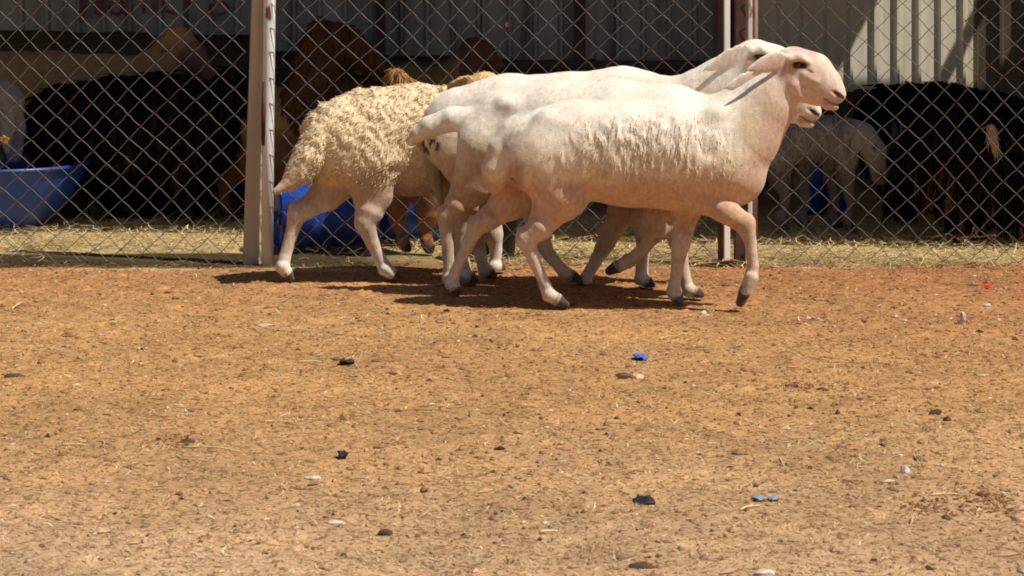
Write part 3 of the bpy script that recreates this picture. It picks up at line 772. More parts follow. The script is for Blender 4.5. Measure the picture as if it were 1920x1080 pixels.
def finish(b, name, label, cat, mat, col, group=None):
    """one skin mesh under an Empty standing on the ground"""
    cx, cy = b.V[:, 0].mean(), b.V[:, 1].mean()
    root = empty(name, (cx, cy, 0)); tag(root, label, cat, group)
    body = mesh_np('body', b.V, b.Q, mat, root, True, col)
    return root, body
def settle(root):
    for ch in root.children:
        ch.location = (-root.location[0], -root.location[1], 0)

FLOCK = 'white sheep walking past the fence'
# ---- leading ewe
A = Beast(960, 10.08, 1420, 9.97, .005)
A.chain([(1000, 284, 78), (1080, 281, 90), (1180, 287, 97), (1275, 291, 99), (1345, 290, 90)], 0, .76, .06, .05)
A.chain([(1368, 318, 66), (1378, 330, 56)], 0, .80, .05, .06)
A.chain([(1342, 280, 86), (1392, 246, 72), (1434, 200, 51), (1474, 150, 37)], 0, .70, .06, .05)
A.chain([(960, 246, 20), (944, 280, 28), (933, 318, 30), (928, 345, 19)], -.035, 1.0, .02, .010, 'tail')
A.cut([(972, 292, 3), (966, 318, 6), (962, 350, 8)], -.088, .012)
for sd in (-1, 1):
    A.chain([(1345, 225, 22), (1330, 300, 34)], sd * .085, .6, .03, .05)       # shoulder blade
    A.chain([(1022, 226, 14), (1050, 236, 12)], sd * .085, .8, .02, .05)       # hip bone
head(A)
leg(A, [(1022, 300, 70), (1052, 362, 50), (1012, 425, 25), (986, 447, 18), (1000, 485, 13.5), (1022, 535, 12.5), (1030, 553, 14)], -.075, (1060, 0), True, .55)
leg(A, [(988, 320, 58), (958, 376, 35), (915, 410, 22), (893, 425, 17), (876, 462, 13.5), (853, 512, 12.5), (847, 530, 14)], .075, (856, 549), False, .55)
leg(A, [(1335, 322, 56), (1318, 366, 34), (1354, 391, 23), (1397, 420, 19), (1407, 455, 13), (1412, 498, 11.5), (1409, 520, 13.5)], -.07, (1388, 568), False, .55)
leg(A, [(1300, 340, 48), (1288, 392, 27), (1280, 440, 17.5), (1276, 458, 17), (1270, 500, 12.5), (1264, 535, 12), (1262, 546, 14)], .06, (1274, 0), True, .6)
def flank(p):
    px_ = 960 + FPX * p[:, 0] / p[:, 1]; py_ = HOR + FPX * (CAMH - p[:, 2]) / p[:, 1]
    w = sst(0, .6, 1 - np.hypot((px_ - 1225) / 215, (py_ - 280) / 80) ** 2 + .35 * fbm(p, .10, 97, 3)) * (py_ > 200)
    w2 = np.stack([p[:, 0] + .012 * vnoise(p, .05, 620), p[:, 1], p[:, 2] * .30], -1)
    return (.0035 * fbm(p, .07, 80, 2)) * (px_ < 1400) - w * (.004 + .0065 * vnoise(w2, .016, 621) + .0035 * vnoise(w2, .035, 623))
A.mesh(flank)
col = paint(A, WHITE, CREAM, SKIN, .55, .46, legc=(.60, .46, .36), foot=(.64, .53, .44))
hm = np.clip((A.px - 1385) / 50, 0, 1) * (A.V[:, 2] > .45) * sst(130, 165, A.py + .55 * (A.px - 1440))
t = (hm * .85)[:, None]; col = col * (1 - t) + np.array([.58, .405, .29]) * t  # warmer neck skin, with the shade on this side painted in
hm = (1 - sst(70, 95, np.hypot(A.px - 1518, (A.py - 145) * 1.25)))[:, None] * .8; col = col * (1 - hm) + np.array([.76, .61, .51]) * hm
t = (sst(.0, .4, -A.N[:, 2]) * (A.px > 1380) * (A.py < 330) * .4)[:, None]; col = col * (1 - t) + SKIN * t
t = ((1 - sst(10, 26, np.hypot(A.px - 966, (A.py - 335) * .55))) * .6)[:, None]; col = col * (1 - t) + np.array([.34, .13, .09]) * t
sm = sst(.2, .5, fbm(A.V, .09, 90, 3)) * (1 - sst(40, 120, np.hypot(A.px - 1010, A.py - 245))); col = col * (1 - .3 * sm[:, None])
st = (1 - sst(.4, 1.1, np.hypot((A.px - 1402) / 30, (A.py - 238) / 50))) * .45; col = col * (1 - st[:, None]) + np.array([.60, .47, .26]) * st[:, None]
st = sst(.05, .5, fbm(A.V, .16, 98, 3)) * (A.px < 1400) * .22; col = col * (1 - st[:, None]) + np.array([.56, .42, .30]) * st[:, None]
st = (1 - sst(.3, 1.1, np.hypot((A.px - 1290) / 45, (A.py - 318) / 40))) * .4; col = col * (1 - st[:, None]) + np.array([.55, .31, .20]) * st[:, None]
col = paint_face(A, col, True)
rA, bd = finish(A, 'sheep', 'shorn white sheep in front with pink mark on its head, one foreleg raised', 'sheep', M_fleece, col, FLOCK)
eyes(A, rA)
wool = (A.px > 985) & (A.px < 1440) & (A.py > 205) & (A.py < 352) & (A.N[:, 1] < .5)
wn1 = fbm(A.V, .10, 97, 3)
edge = np.clip(1 - np.hypot((A.px - 1225) / 215, (A.py - 285) / 82) ** 2 + .35 * wn1, 0, 1)
wm = wool * sst(0, .55, edge) * (.15 + .85 * sst(-.3, .25, fbm(A.V, .04, 91, 2))) * (1 - sst(328, 352, A.py + 14 * wn1))
A.lscale = .45 + .75 * sst(.1, .8, edge)
wc = col * .6 + .4 * np.array([.72, .60, .44]) * (1 + .15 * fbm(A.V, .04, 96, 2))[:, None]
locks(A, 'wool', wm, 1900, .015, .0018, (-.10, 0, -1), M_lock, rA, wc * 1.10, 1.0, 4, 4, .0, .10, 5, .75)
settle(rA)

# ---- second ewe, tail lifted
B = Beast(900, 10.41, 1400, 10.26)
B.chain([(948, 246, 80), (1050, 246, 92), (1150, 250, 98), (1255, 258, 95), (1325, 268, 84)], 0, .68, .06, .05)
B.chain([(1330, 262, 80), (1380, 226, 58), (1418, 192, 44), (1444, 172, 36)], 0, .66, .06, .05)
B.chain([(892, 220, 20), (848, 223, 23), (806, 238, 20), (784, 252, 14), (768, 266, 7)], -.04, 1, .02, .025, 'tail')
for sd in (-1, 1): B.chain([(945, 196, 14), (970, 206, 12)], sd * .08, .8, .02, .05)
head(B, -44, 34, .98, 0, 0)
leg(B, [(915, 278, 60), (890, 342, 40), (858, 386, 24), (838, 408, 18), (838, 450, 14), (842, 505, 12.5), (842, 522, 14)], -.07, (858, 0), True, .55)
leg(B, [(955, 310, 55), (1000, 375, 34), (1008, 420, 22), (1012, 446, 18), (1030, 478, 14), (1050, 502, 13), (1058, 510, 14)], .06, (1086, 524), False, .6)
leg(B, [(1285, 310, 50), (1232, 372, 30), (1230, 400, 22), (1234, 428, 18.5), (1208, 464, 13.5), (1188, 484, 12.5), (1178, 490, 14)], -.06, (1143, 508), False, .6)
leg(B, [(1290, 330, 45), (1262, 385, 27), (1268, 430, 19), (1272, 452, 18), (1280, 500, 13), (1288, 535, 12.5), (1292, 544, 14)], -.04, (1314, 0), True, .6)
B.mesh(lambda p: (.003 * fbm(p, .07, 180, 2) + .0012 * fbm(p, .02, 183, 1)) * (p[:, 0] < .85))
col = paint(B, WHITE * .95, CREAM * .84, SKIN * .86, .56, .46, legc=(.56, .43, .33), foot=(.60, .49, .40))  # coat tones darkened to stand in for shade on this ewe
t = ((1 - sst(5, 20, np.hypot(B.px - 950, (B.py - 203) * 1.2) + 9 * fbm(B.V, .03, 99, 2))) * .6)[:, None]; col = col * (1 - t) + np.array([.33, .22, .14]) * t
t = ((1 - sst(5, 9, np.hypot(B.px - 1385, (B.py - 174) * 1.2))) * .95)[:, None]; col = col * (1 - t) + np.array([.035, .03, .028]) * t
col = paint_face(B, col)
rB, bd = finish(B, 'sheep', 'shorn white sheep with lifted tail, its face hidden behind the front sheep', 'sheep', M_fleece, col, FLOCK)
eyes(B, rB)
settle(rB)

# ---- third ewe, head held highest
C = Beast(850, 10.74, 1400, 10.54)
C.chain([(872, 246, 84), (955, 235, 92), (1060, 237, 96), (1168, 228, 99), (1235, 232, 88)], 0, .62, .06, .05)
C.chain([(1240, 226, 82), (1305, 190, 52), (1352, 158, 45), (1400, 122, 38)], 0, .66, .06, .05)
C.chain([(815, 258, 24), (808, 300, 15), (818, 345, 11), (829, 386, 5)], -.03, .9, .02, .03, 'tail')
head(C, -72, -15, .97, 0, 0, earkw=dict(w=18), ear=False)
C.leaf((1408, 92), (1322, 131), w=19, dy0=-.045, dy1=-.10, roll=.35)
C.leaf((1408, 92), (1350, 128), w=17, dy0=.045, dy1=.11)
leg(C, [(868, 285, 58), (888, 345, 36), (880, 385, 23), (868, 406, 18), (866, 450, 13.5), (871, 503, 12.5), (873, 516, 14)], -.07, (890, 0), True, .55)
leg(C, [(890, 330, 45), (905, 390, 26), (900, 425, 19), (896, 440, 17), (900, 475, 13), (905, 498, 12.5), (908, 506, 13)], .05, (926, 0), True, .6)
leg(C, [(1230, 295, 46), (1206, 365, 26), (1205, 405, 20), (1206, 425, 18), (1206, 470, 13.5), (1203, 510, 12.5), (1203, 522, 14)], -.08, (1222, 0), True, .6)
leg(C, [(1205, 320, 42), (1168, 395, 26), (1148, 432, 19), (1138, 450, 17.5), (1118, 488, 13.5), (1100, 518, 12.5), (1097, 526, 14)], -.02, (1094, 0), True, .6)
C.mesh(lambda p: (.003 * fbm(p, .07, 280, 2) + .0012 * fbm(p, .02, 283, 1)) * (p[:, 0] < .75))
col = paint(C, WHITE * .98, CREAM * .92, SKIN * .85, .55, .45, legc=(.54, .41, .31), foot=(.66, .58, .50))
t = ((1 - sst(1.0, 1.5, C.dist(C.chains[2]['L'][1:]))) * (C.py > 285) * .75)[:, None]; col = col * (1 - t) + np.array([.30, .26, .15]) * t
t = (sst(.0, .1, fbm(C.V, .02, 96, 2)) * (1 - sst(14, 24, np.hypot(C.px - 806, C.py - 272))) * .95)[:, None]; col = col * (1 - t) + np.array([.05, .035, .03]) * t
t = ((C.px > 1150) * (C.px < 1330) * (C.py < 210) * (C.py > 118) * sst(135, 150, C.py) * .35)[:, None]; col = col * (1 - t) + np.array([.66, .44, .28]) * t
col = paint_face(C, col)
rC, bd = finish(C, 'sheep', 'tall cream sheep at the back of the group with its head highest', 'sheep', M_fleece, col, FLOCK)
eyes(C, rC, .012)
settle(rC)

# ---- woolly sheep behind
Dd = Beast(560, 10.70, 900, 10.96)
Dd.chain([(642, 266, 76), (700, 262, 90), (770, 264, 99), (845, 264, 94), (900, 252, 78)], 0, .66, .06, .05)
Dd.chain([(890, 235, 66), (905, 195, 46), (912, 172, 32)], 0, .7, .05, .05)
head(Dd, -580, 46, .93, .12, 0, ear=False)
Dd.leaf((886, 150), (834, 166), w=15, dy0=-.045, dy1=-.06, roll=.6)
Dd.chain([(600, 258, 26), (580, 292, 27), (564, 320, 23), (546, 342, 15), (516, 360, 6)], -.03, .9, .02, .015, 'tail')
leg(Dd, [(652, 318, 52), (612, 364, 30), (575, 390, 20), (557, 402, 17.5), (546, 440, 13.5), (533, 485, 13), (530, 500, 14)], .05, (544, 0), True, .6)
leg(Dd, [(690, 305, 60), (698, 365, 36), (692, 398, 25), (684, 418, 19), (698, 455, 14), (715, 490, 13), (722, 504, 14)], -.085, (744, 0), True, .55)
leg(Dd, [(850, 320, 48), (850, 385, 25), (848, 420, 18), (846, 440, 17), (845, 475, 13), (843, 498, 12.5), (843, 504, 13)], -.05, (856, 0), True, .6)
leg(Dd, [(895, 320, 44), (915, 385, 25), (922, 420, 18), (926, 440, 17), (930, 470, 13), (928, 494, 12.5), (928, 500, 13)], .06, (942, 0), True, .6)
def shaggy(p):
    w2 = np.stack([p[:, 0] + .02 * vnoise(p, .06, 630) + .3 * p[:, 2], p[:, 1], p[:, 2] * .55], -1)
    return -(.004 + .009 * fbm(p, .06, 380, 2) + .0065 * vnoise(w2, .022, 383) + .004 * vnoise(p, .014, 385)) * sst(.36, .48, p[:, 2] + .04 * fbm(p, .08, 388, 2)) * (p[:, 0] < -.28)
Dd.mesh(shaggy)
YEL = np.array([.77, .63, .42])
col = paint(Dd, YEL, YEL * .95, (.50, .35, .24), .50, .40, earc=(.66, .46, .22), legc=(.60, .48, .38), foot=(.72, .64, .57))
t = ((Dd.px > 855) * (Dd.py < 240) * .6)[:, None]; col = col * (1 - t) + np.array([.62, .38, .15]) * t
t = ((1 - sst(.8, 1.0, Dd.dist([(Dd.pt((845, 162, -.062)), .02), (Dd.pt((870, 154, -.062)), .024)]))) * .9)[:, None]; col = col * (1 - t) + np.array([.12, .05, .025]) * t
rD, bd = finish(Dd, 'sheep', 'woolly yellowish sheep at the left of the group with long pointed tail', 'sheep', M_fleece, col, FLOCK)
tl = Dd.V[:, 2]
wm = (sst(.36, .50, tl + .05 * fbm(Dd.V, .08, 390, 2)) * (Dd.px < 835)) * (1 - .8 * (Dd.px < 570) * (Dd.py > 325))
dcol = np.tile(YEL, (len(Dd.V), 1)) * (1 + .18 * fbm(Dd.V, .07, 391, 3))[:, None]
tt = sst(.60, .45, tl)[:, None]; tt = (1 - sst(.45, .62, tl))[:, None]; dcol = dcol * (1 - .35 * tt) + np.array([.56, .43, .30]) * .35 * tt
dp = (sst(.05, .5, fbm(Dd.V, .10, 395, 3)) * .5)[:, None]; dcol = dcol * (1 - dp) + np.array([.55, .40, .25]) * dp
locks(Dd, 'wool', wm, 11000, .018, .0022, (-.4, 0, -.9), M_lock, rD, dcol * 1.06, 1.6, 5, 4, .02, .28, 36, .7)
locks(Dd, 'short_hair', ((Dd.px > 830) & (Dd.py < 200)) * 1., 1600, .010, .0012, (-.6, 0, -.6), M_lock, rD, col, 0, 2, 3, .3, .3, 37)
settle(rD)

# ------------------------------------------------------------------ animals in the shade of the shed
def goat_common(b, parent, c, name, label, cat, group=None, mat=M_coat):
    pass
SHADE = 'animals standing in the shade of the shed'
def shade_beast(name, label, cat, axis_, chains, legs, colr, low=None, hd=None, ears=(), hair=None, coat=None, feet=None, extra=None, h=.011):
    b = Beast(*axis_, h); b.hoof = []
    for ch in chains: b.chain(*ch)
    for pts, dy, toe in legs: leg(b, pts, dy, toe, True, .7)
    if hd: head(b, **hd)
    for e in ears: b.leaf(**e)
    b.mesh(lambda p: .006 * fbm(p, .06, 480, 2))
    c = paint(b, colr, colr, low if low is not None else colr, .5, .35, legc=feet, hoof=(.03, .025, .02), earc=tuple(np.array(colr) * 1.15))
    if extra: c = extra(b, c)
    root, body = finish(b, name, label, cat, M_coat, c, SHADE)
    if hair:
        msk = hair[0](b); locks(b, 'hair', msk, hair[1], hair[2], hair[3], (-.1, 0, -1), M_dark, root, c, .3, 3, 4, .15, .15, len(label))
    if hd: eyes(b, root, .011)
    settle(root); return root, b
BLK = np.array([.010, .009, .009]); BRN = np.array([.15, .068, .038]); TAN = np.array([.33, .20, .09]); GRY = np.array([.33, .29, .262])
def simple_legs(xs, top, r, hoof_y, dys, lean=6):
    o = []
    for x_, d in zip(xs, dys):
        o.append(([(x_, top, r), (x_, (top * 2 + hoof_y) / 3, r * .62), (x_ - lean, (top + hoof_y) / 2, r * .44), (x_ - lean, (top + hoof_y) / 2 + 12, r * .42), (x_ - lean + 2, hoof_y - 40, r * .34), (x_, hoof_y - 18, r * .36)], d, (x_ + 12, 0)))
    return o
def blaze(px, py, rx, ry, colr, amt=.95):
    def f(b, c):
        t = ((1 - sst(.6, 1.1, np.hypot((b.px - px) / rx, (b.py - py) / ry))) * (b.N[:, 1] < .3) * amt)[:, None]
        return c * (1 - t) + np.array(colr) * t
    return f
# grey sheep eating on the right
shade_beast('sheep', 'grey sheep bending its head down behind the fence on the right', 'sheep', (1400, 12.55, 1650, 12.4),
    [([(1455, 266, 47), (1510, 256, 43), (1562, 262, 41)], 0, .75, .05, .04), ([(1560, 256, 38), (1590, 254, 29), (1614, 250, 23)], -.02, .8, .04, .03),
     ([(1620, 254, 24), (1640, 285, 22), (1648, 318, 15), (1648, 336, 13)], -.05, .75, .02, .02), ([(1644, 334, 8), (1652, 340, 7)], -.05, 1.3, .01, .01), ([(1426, 240, 12), (1420, 285, 8)], 0, 1, .02, .02)],
    simple_legs((1462, 1500), 300, 25, 425, (-.06, .06), -10) + simple_legs((1588, 1562), 295, 21, 425, (-.05, .07), -4), GRY, ears=[dict(base=(1612, 248), tip=(1596, 296), w=11, dy0=-.07, dy1=-.12, t=.010)], extra=lambda b, c: blaze(1652, 332, 7, 6, (.03, .02, .018), .8)(b, blaze(1640, 277, 7, 6, (.02, .015, .012), .95)(b, c)), hair=(lambda b: (b.V[:, 2] > .25) * (b.px < 1600), 2200, .028, .004), feet=(.20, .165, .145))
# black goats on the right
longhair = (lambda b: (b.V[:, 2] > .12) * 1., 2600, .09, .010)
_, g1 = shade_beast('goat', 'long-haired black goat with a pale tail tuft at the right edge', 'goat', (1740, 12.05, 1940, 12.0),
    [([(1790, 290, 92), (1850, 285, 100), (1920, 290, 98), (1985, 300, 88)], 0, .62, .06, .05), ([(1785, 310, 80), (1900, 330, 90), (1980, 330, 80)], 0, .6, .06, .06)],
    simple_legs((1795, 1830), 370, 30, 455, (-.08, .08)) + simple_legs((1950, 1975), 370, 28, 455, (-.07, .08)), BLK, hair=longhair)
b = Beast(1740, 11.83, 1940, 11.80, .006)
b.chain([(1858, 238, 6), (1860, 260, 9), (1868, 290, 3)], 0, .6, .01, .02); b.hoof = []; b.mesh()
tr, _ = finish(b, 'goat_tail', 'tail', 'x', M_coat, np.tile(np.array([.36, .29, .19]), (len(b.V), 1)))
tail_body = [o for o in tr.children][0]; groot = [o for o in bpy.data.objects if o.get('label', '').startswith('long-haired black goat with a pale')][0]
lk = locks(b, 'tail_hair', np.ones(len(b.V)), 60, .035, .003, (.25, 0, -1), M_coat, groot, np.tile(np.array([.40, .32, .21]), (len(b.V), 1)), .3, 3, 4, .2, .2, 3)
tail_body.parent = groot; tail_body.name = 'tail'
for o_ in (tail_body, lk): o_.location = (-groot.location[0], -groot.location[1], 0)
bpy.data.objects.remove(tr)
shade_beast('goat', 'black goat with grey ear facing left next to the grey sheep', 'goat', (1600, 12.75, 1800, 12.7),
    [([(1680, 265, 62), (1740, 268, 80), (1800, 275, 85)], 0, .65, .06, .05), ([(1680, 240, 48), (1668, 205, 36), (1655, 190, 26)], -.03, .8, .05, .04), ([(1655, 192, 28), (1632, 215, 21), (1618, 238, 13)], -.03, .7, .02, .03)],
    simple_legs((1680, 1700), 330, 26, 410, (-.07, .07)) + simple_legs((1790, 1800), 340, 26, 410, (-.07, .07)), BLK,
    ears=[dict(base=(1672, 195), tip=(1690, 262), w=11, dy0=-.09, dy1=-.13, t=.009)], hair=longhair,
    extra=blaze(1684, 245, 12, 36, (.16, .15, .15), .8))
shade_beast('goat', 'black goat with raised dark back standing under the torn sheet edge', 'goat', (1640, 13.3, 1860, 13.2),
    [([(1710, 205, 42), (1770, 208, 48), (1850, 225, 52)], 0, .8, .06, .05), ([(1712, 190, 30), (1690, 180, 20), (1668, 190, 13)], 0, .8, .04, .04)],
    simple_legs((1720, 1735), 240, 20, 395, (-.07, .07)) + simple_legs((1840, 1850), 250, 20, 395, (-.07, .07)), BLK, hair=longhair,
    extra=blaze(1712, 188, 22, 12, (.10, .085, .085), .7))
# left of the posts
shade_beast('sheep', 'long tan brown sheep standing at the back on the left', 'sheep', (0, 13.6, 400, 13.4),
    [([(-20, 165, 70), (100, 160, 62), (200, 165, 60), (290, 168, 62)], 0, .75, .06, .05), ([(280, 160, 60), (318, 115, 40), (334, 80, 30)], 0, .75, .05, .05),
     ([(332, 78, 30), (362, 105, 24), (392, 142, 14)], -.02, .72, .03, .03)],
    simple_legs((10, 40), 220, 26, 375, (-.08, .08)) + simple_legs((260, 290), 220, 26, 375, (-.08, .08)), TAN, low=BRN, ears=[dict(base=(325, 68), tip=(300, 100), w=11, dy0=-.07, dy1=-.12, t=.008)],
    extra=lambda b, c: np.where((np.hypot(b.px - 372, b.py - 118) < 42)[:, None], np.array([.17, .10, .08]), c))
shade_beast('goat', 'black goat standing in the dark right of the blue tub', 'goat', (80, 12.9, 420, 12.8),
    [([(130, 240, 80), (220, 235, 86), (310, 232, 90), (370, 240, 84)], 0, .7, .06, .05), ([(375, 225, 66), (420, 190, 40), (436, 160, 28)], 0, .75, .05, .04), ([(436, 158, 28), (456, 190, 18)], 0, .7, .02, .03)],
    simple_legs((120, 150), 310, 30, 405, (-.08, .08)) + simple_legs((350, 385), 310, 28, 405, (-.08, .08)), BLK, hair=longhair)
shade_beast('goat', 'black goat crouched low between the tub and the posts', 'goat', (160, 13.15, 460, 13.1),
    [([(236, 322, 62), (300, 316, 72), (370, 319, 68)], 0, .8, .06, .05), ([(375, 315, 55), (420, 330, 34), (436, 350, 22)], 0, .8, .05, .04)],
    simple_legs((236, 256), 350, 26, 400, (-.08, .08)) + simple_legs((350, 372), 350, 26, 400, (-.08, .08)), BLK * 1.15, hair=longhair)
shade_beast('sheep', 'grey faced sheep with yellow ear tag cut off by the left edge', 'sheep', (-100, 12.7, 60, 12.6),
    [([(-120, 230, 80), (-60, 215, 76), (-20, 205, 52)], 0, .7, .06, .05), ([(-20, 195, 46), (6, 186, 34), (14, 190, 30)], 0, .8, .04, .04), ([(12, 195, 32), (22, 240, 26), (26, 290, 16)], -.02, .75, .02, .03)],
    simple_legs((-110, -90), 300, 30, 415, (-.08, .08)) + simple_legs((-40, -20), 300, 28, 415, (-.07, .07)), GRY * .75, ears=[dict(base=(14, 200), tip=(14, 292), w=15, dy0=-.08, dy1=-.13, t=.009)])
yt = empty('ear_tag', tuple(P(9, 262, 12.48))); yt.parent = None
m = MB(); m.box((0, 0, 0), (.040, .006, .034), rotm(0, .5, 0)); m.tube([(-.002, -.006, .012), (-.002, .012, .012)], .007, 8)
tago = m.build('ear_tag', mat_noise('yellow_tag', (.62, .30, .02), (.55, .25, .02), 20, .5), None, bevel=.002)
bpy.data.objects.remove(yt)
gs = [o for o in bpy.data.objects if o.get('label', '').startswith('grey faced sheep')][0]
tago.parent = gs; tpos = P(9, 262, 12.46); tago.location = (tpos[0] - gs.location[0], tpos[1] - gs.location[1], tpos[2]); tago.name = 'ear_tag'
# middle
shade_beast('sheep', 'tan sheep rump just right of the white pipe post', 'sheep', (420, 13.0, 600, 12.9),
    [([(430, 260, 86), (500, 255, 95), (545, 235, 66)], 0, .75, .06, .05), ([(400, 240, 60), (360, 215, 40)], 0, .75, .05, .05)],
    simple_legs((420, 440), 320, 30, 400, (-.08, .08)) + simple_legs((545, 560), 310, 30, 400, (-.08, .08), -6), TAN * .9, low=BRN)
shade_beast('goat', 'dark brown shaggy goat with raised head behind the woolly sheep', 'goat', (540, 12.9, 740, 12.8),
    [([(700, 225, 70), (640, 215, 74), (585, 205, 62)], 0, .75, .06, .05), ([(590, 180, 50), (596, 130, 40), (606, 85, 36)], 0, .8, .05, .05), ([(606, 75, 38), (648, 80, 32), (690, 108, 20), (712, 124, 13)], 0, .72, .03, .03)],
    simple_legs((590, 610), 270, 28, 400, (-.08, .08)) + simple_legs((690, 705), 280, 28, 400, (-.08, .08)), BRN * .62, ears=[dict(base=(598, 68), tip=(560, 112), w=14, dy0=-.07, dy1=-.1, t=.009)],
    hair=(lambda b: (b.V[:, 2] > .4) * 1., 1800, .05, .008))
shade_beast('sheep', 'tan sheep standing behind the brown goat in the shed', 'sheep', (660, 13.4, 900, 13.3),
    [([(690, 190, 62), (760, 188, 64), (830, 188, 58)], 0, .75, .06, .05), ([(835, 175, 50), (872, 130, 34), (890, 100, 26)], 0, .75, .05, .05), ([(888, 96, 26), (910, 104, 21), (934, 122, 13)], 0, .72, .03, .03)],
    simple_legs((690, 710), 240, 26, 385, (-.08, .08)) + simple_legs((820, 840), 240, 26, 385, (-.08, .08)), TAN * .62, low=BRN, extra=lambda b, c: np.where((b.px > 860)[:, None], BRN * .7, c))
# brown goat right behind the fence, seen from the rear
def sunlit_orange(b, c):
    t = ((b.py < 165) * .85)[:, None]; c = c * (1 - t) + np.array([.42, .22, .07]) * t  # sunlight on the tail and lower legs put into the coat colour
    t = ((b.py > 395) * (b.py < 450) * .8)[:, None]; return c * (1 - t) + np.array([.30, .115, .04]) * t
_, gE = shade_beast('goat', 'brown goat seen from behind with upturned tail, beyond the woolly sheep', 'goat', (700, 11.72, 840, 11.62),
    [([(765, 235, 64), (772, 265, 66), (772, 300, 62)], 0, 1.3, .06, .05), ([(768, 190, 24), (756, 160, 17), (742, 142, 13), (730, 147, 7)], -.10, 1, .02, .03)],
    [([(748, 320, 44), (745, 370, 27), (744, 400, 18), (744, 412, 15), (750, 435, 10), (754, 452, 11)], -.02, (764, 0)), ([(798, 320, 44), (800, 372, 28), (802, 405, 19), (802, 416, 15), (800, 438, 10), (800, 452, 11)], -.04, (806, 0)),
     ([(780, 330, 30), (786, 390, 18), (786, 405, 15), (786, 415, 14), (788, 440, 11), (788, 450, 11)], .40, (790, 0))], BRN * 1.6, extra=sunlit_orange, hair=(lambda b: (b.py < 185) * (b.py < 168) + .02 * (b.V[:, 2] > .4), 420, .030, .0035), h=.009)

# ------------------------------------------------------------------ small things lying on the yard
def blob(name, px, py, size, colr, label, cat, rough=.85, seed=0, squash=(1, 1, 1), angular=.5, rz=0., lift=.3, group=None):
    """an angular stone or clod, from a noisy low sphere"""
    Y = Yg(py); x_ = (px - 960) * Y / FPX
    import bmesh
    bm = bmesh.new(); bmesh.ops.create_icosphere(bm, subdivisions=2, radius=1)
    v = np.array([q_.co for q_ in bm.verts]); rr = 1 + angular * vnoise(v + seed * 3.7, .9, 500 + seed % 5) + .12 * vnoise(v + seed, .3, 507)
    v = v * rr[:, None] * np.array(squash) * size
    v = v @ rotm(0, 0, rz).T
    f = np.array([[q_.index for q_ in fc.verts] for fc in bm.faces]); bm.free()
    mt = mat_noise(name + '_surface', tuple(np.array(colr) * .85), tuple(np.minimum(np.array(colr) * 1.1, .85)), 60, rough, bump=.3, bscale=200)
    o = mesh_np(name, v, f, mt, None, False); o.location = (x_, Y, gz(x_, Y) + size * squash[2] * lift)
    return tag(o, label, cat, group)
def scrap(name, px, py, w, d, colr, label, cat, seed=0, curl=.5, rough=.4, rz=0.):
    """a crumpled piece of plastic film or rubber with thickness"""
    Y = Yg(py); x_ = (px - 960) * Y / FPX; n_ = 9
    u, v = np.meshgrid(np.linspace(-1, 1, n_), np.linspace(-1, 1, n_), indexing='ij')
    p = np.stack([u, v, u * 0 + seed], -1)
    edge = 1 + .25 * vnoise(p * .9, .8, 510)
    h_ = curl * w * .5 * (.5 + .9 * vnoise(p + 3, .9, 511) + .5 * vnoise(p, .4, 512))
    V = np.stack([u * w / 2 * edge, v * d / 2 * edge, np.maximum(h_, 0) + .002], -1).reshape(-1, 3) @ rotm(0, 0, rz).T
    V2 = V + np.array([0, 0, .0015]); ii = np.arange(n_ * n_).reshape(n_, n_)
    qd = np.stack([ii[:-1, :-1], ii[1:, :-1], ii[1:, 1:], ii[:-1, 1:]], -1).reshape(-1, 4)
    bd_ = np.concatenate([ii[:, 0], ii[-1, 1:], ii[::-1, -1][1:], ii[0, ::-1][1:]])
    sd_ = np.array([[bd_[k], bd_[k + 1], bd_[k + 1] + n_ * n_, bd_[k] + n_ * n_] for k in range(len(bd_) - 1)])
    mt = mat_noise(name + '_film', tuple(np.array(colr) * .85), tuple(np.minimum(np.array(colr) * 1.1, .85)), 40, rough)
    o = mesh_np(name, np.vstack([V, V2]), [qd[:, ::-1], qd + n_ * n_, sd_], mt, None, True); o.location = (x_, Y, gz(x_, Y))
    return tag(o, label, cat)
def stalk(name, pxa, pya, pxb, pyb, r, colr, label, cat, bow=.01, group=None):
    Ya, Yb = Yg(pya), Yg(pyb); a = np.array([(pxa - 960) * Ya / FPX, Ya, 0]); e = np.array([(pxb - 960) * Yb / FPX, Yb, 0])
    pts = []
    for t in np.linspace(0, 1, 7):
        p_ = a + (e - a) * t; p_[2] = gz(p_[0], p_[1]) + r * 1.3 + bow * 4 * t * (1 - t) * .4; p_[1] += bow * 4 * t * (1 - t); pts.append(p_)
    pts = np.array(pts); c0 = pts[0].copy(); m = MB(); m.tube(pts - c0, np.linspace(r, r * .6, 7), 6)
    o = m.build(name, mat_noise(name + '_fibre', tuple(np.array(colr) * .85), tuple(np.minimum(np.array(colr) * 1.1, .85)), 60, .8), smooth=True); o.location = c0
    return tag(o, label, cat, group)
scrap('plastic_scrap', 1200, 671, .046, .05, (.03, .16, .72), 'small crumpled scrap of bright blue plastic on the dirt', 'plastic scrap', 1, .7, .3, .3)
scrap('plastic_scrap', 1850, 537, .036, .04, (.62, .03, .03), 'small red plastic scrap near the fence on the right', 'plastic scrap', 5, .7, .35)
scrap('plastic_scrap', 1424, 931, .034, .04, (.26, .30, .36), 'left one of two grey-blue plastic flakes on the right foreground dirt', 'plastic scrap', 7, .5)
scrap('plastic_scrap', 1450, 931, .030, .035, (.24, .28, .33), 'right one of two grey-blue plastic flakes on the right foreground dirt', 'plastic scrap', 8, .5)
scrap('rubber_scrap', 1208, 936, .055, .05, (.02, .02, .028), 'flat black rubber scrap on the foreground dirt below the blue scrap', 'rubber scrap', 9, .4, .6)
scrap('rubber_scrap', 643, 855, .030, .045, (.012, .011, .011), 'small black rubber flake on the left foreground dirt', 'rubber scrap', 10, .8, .6)
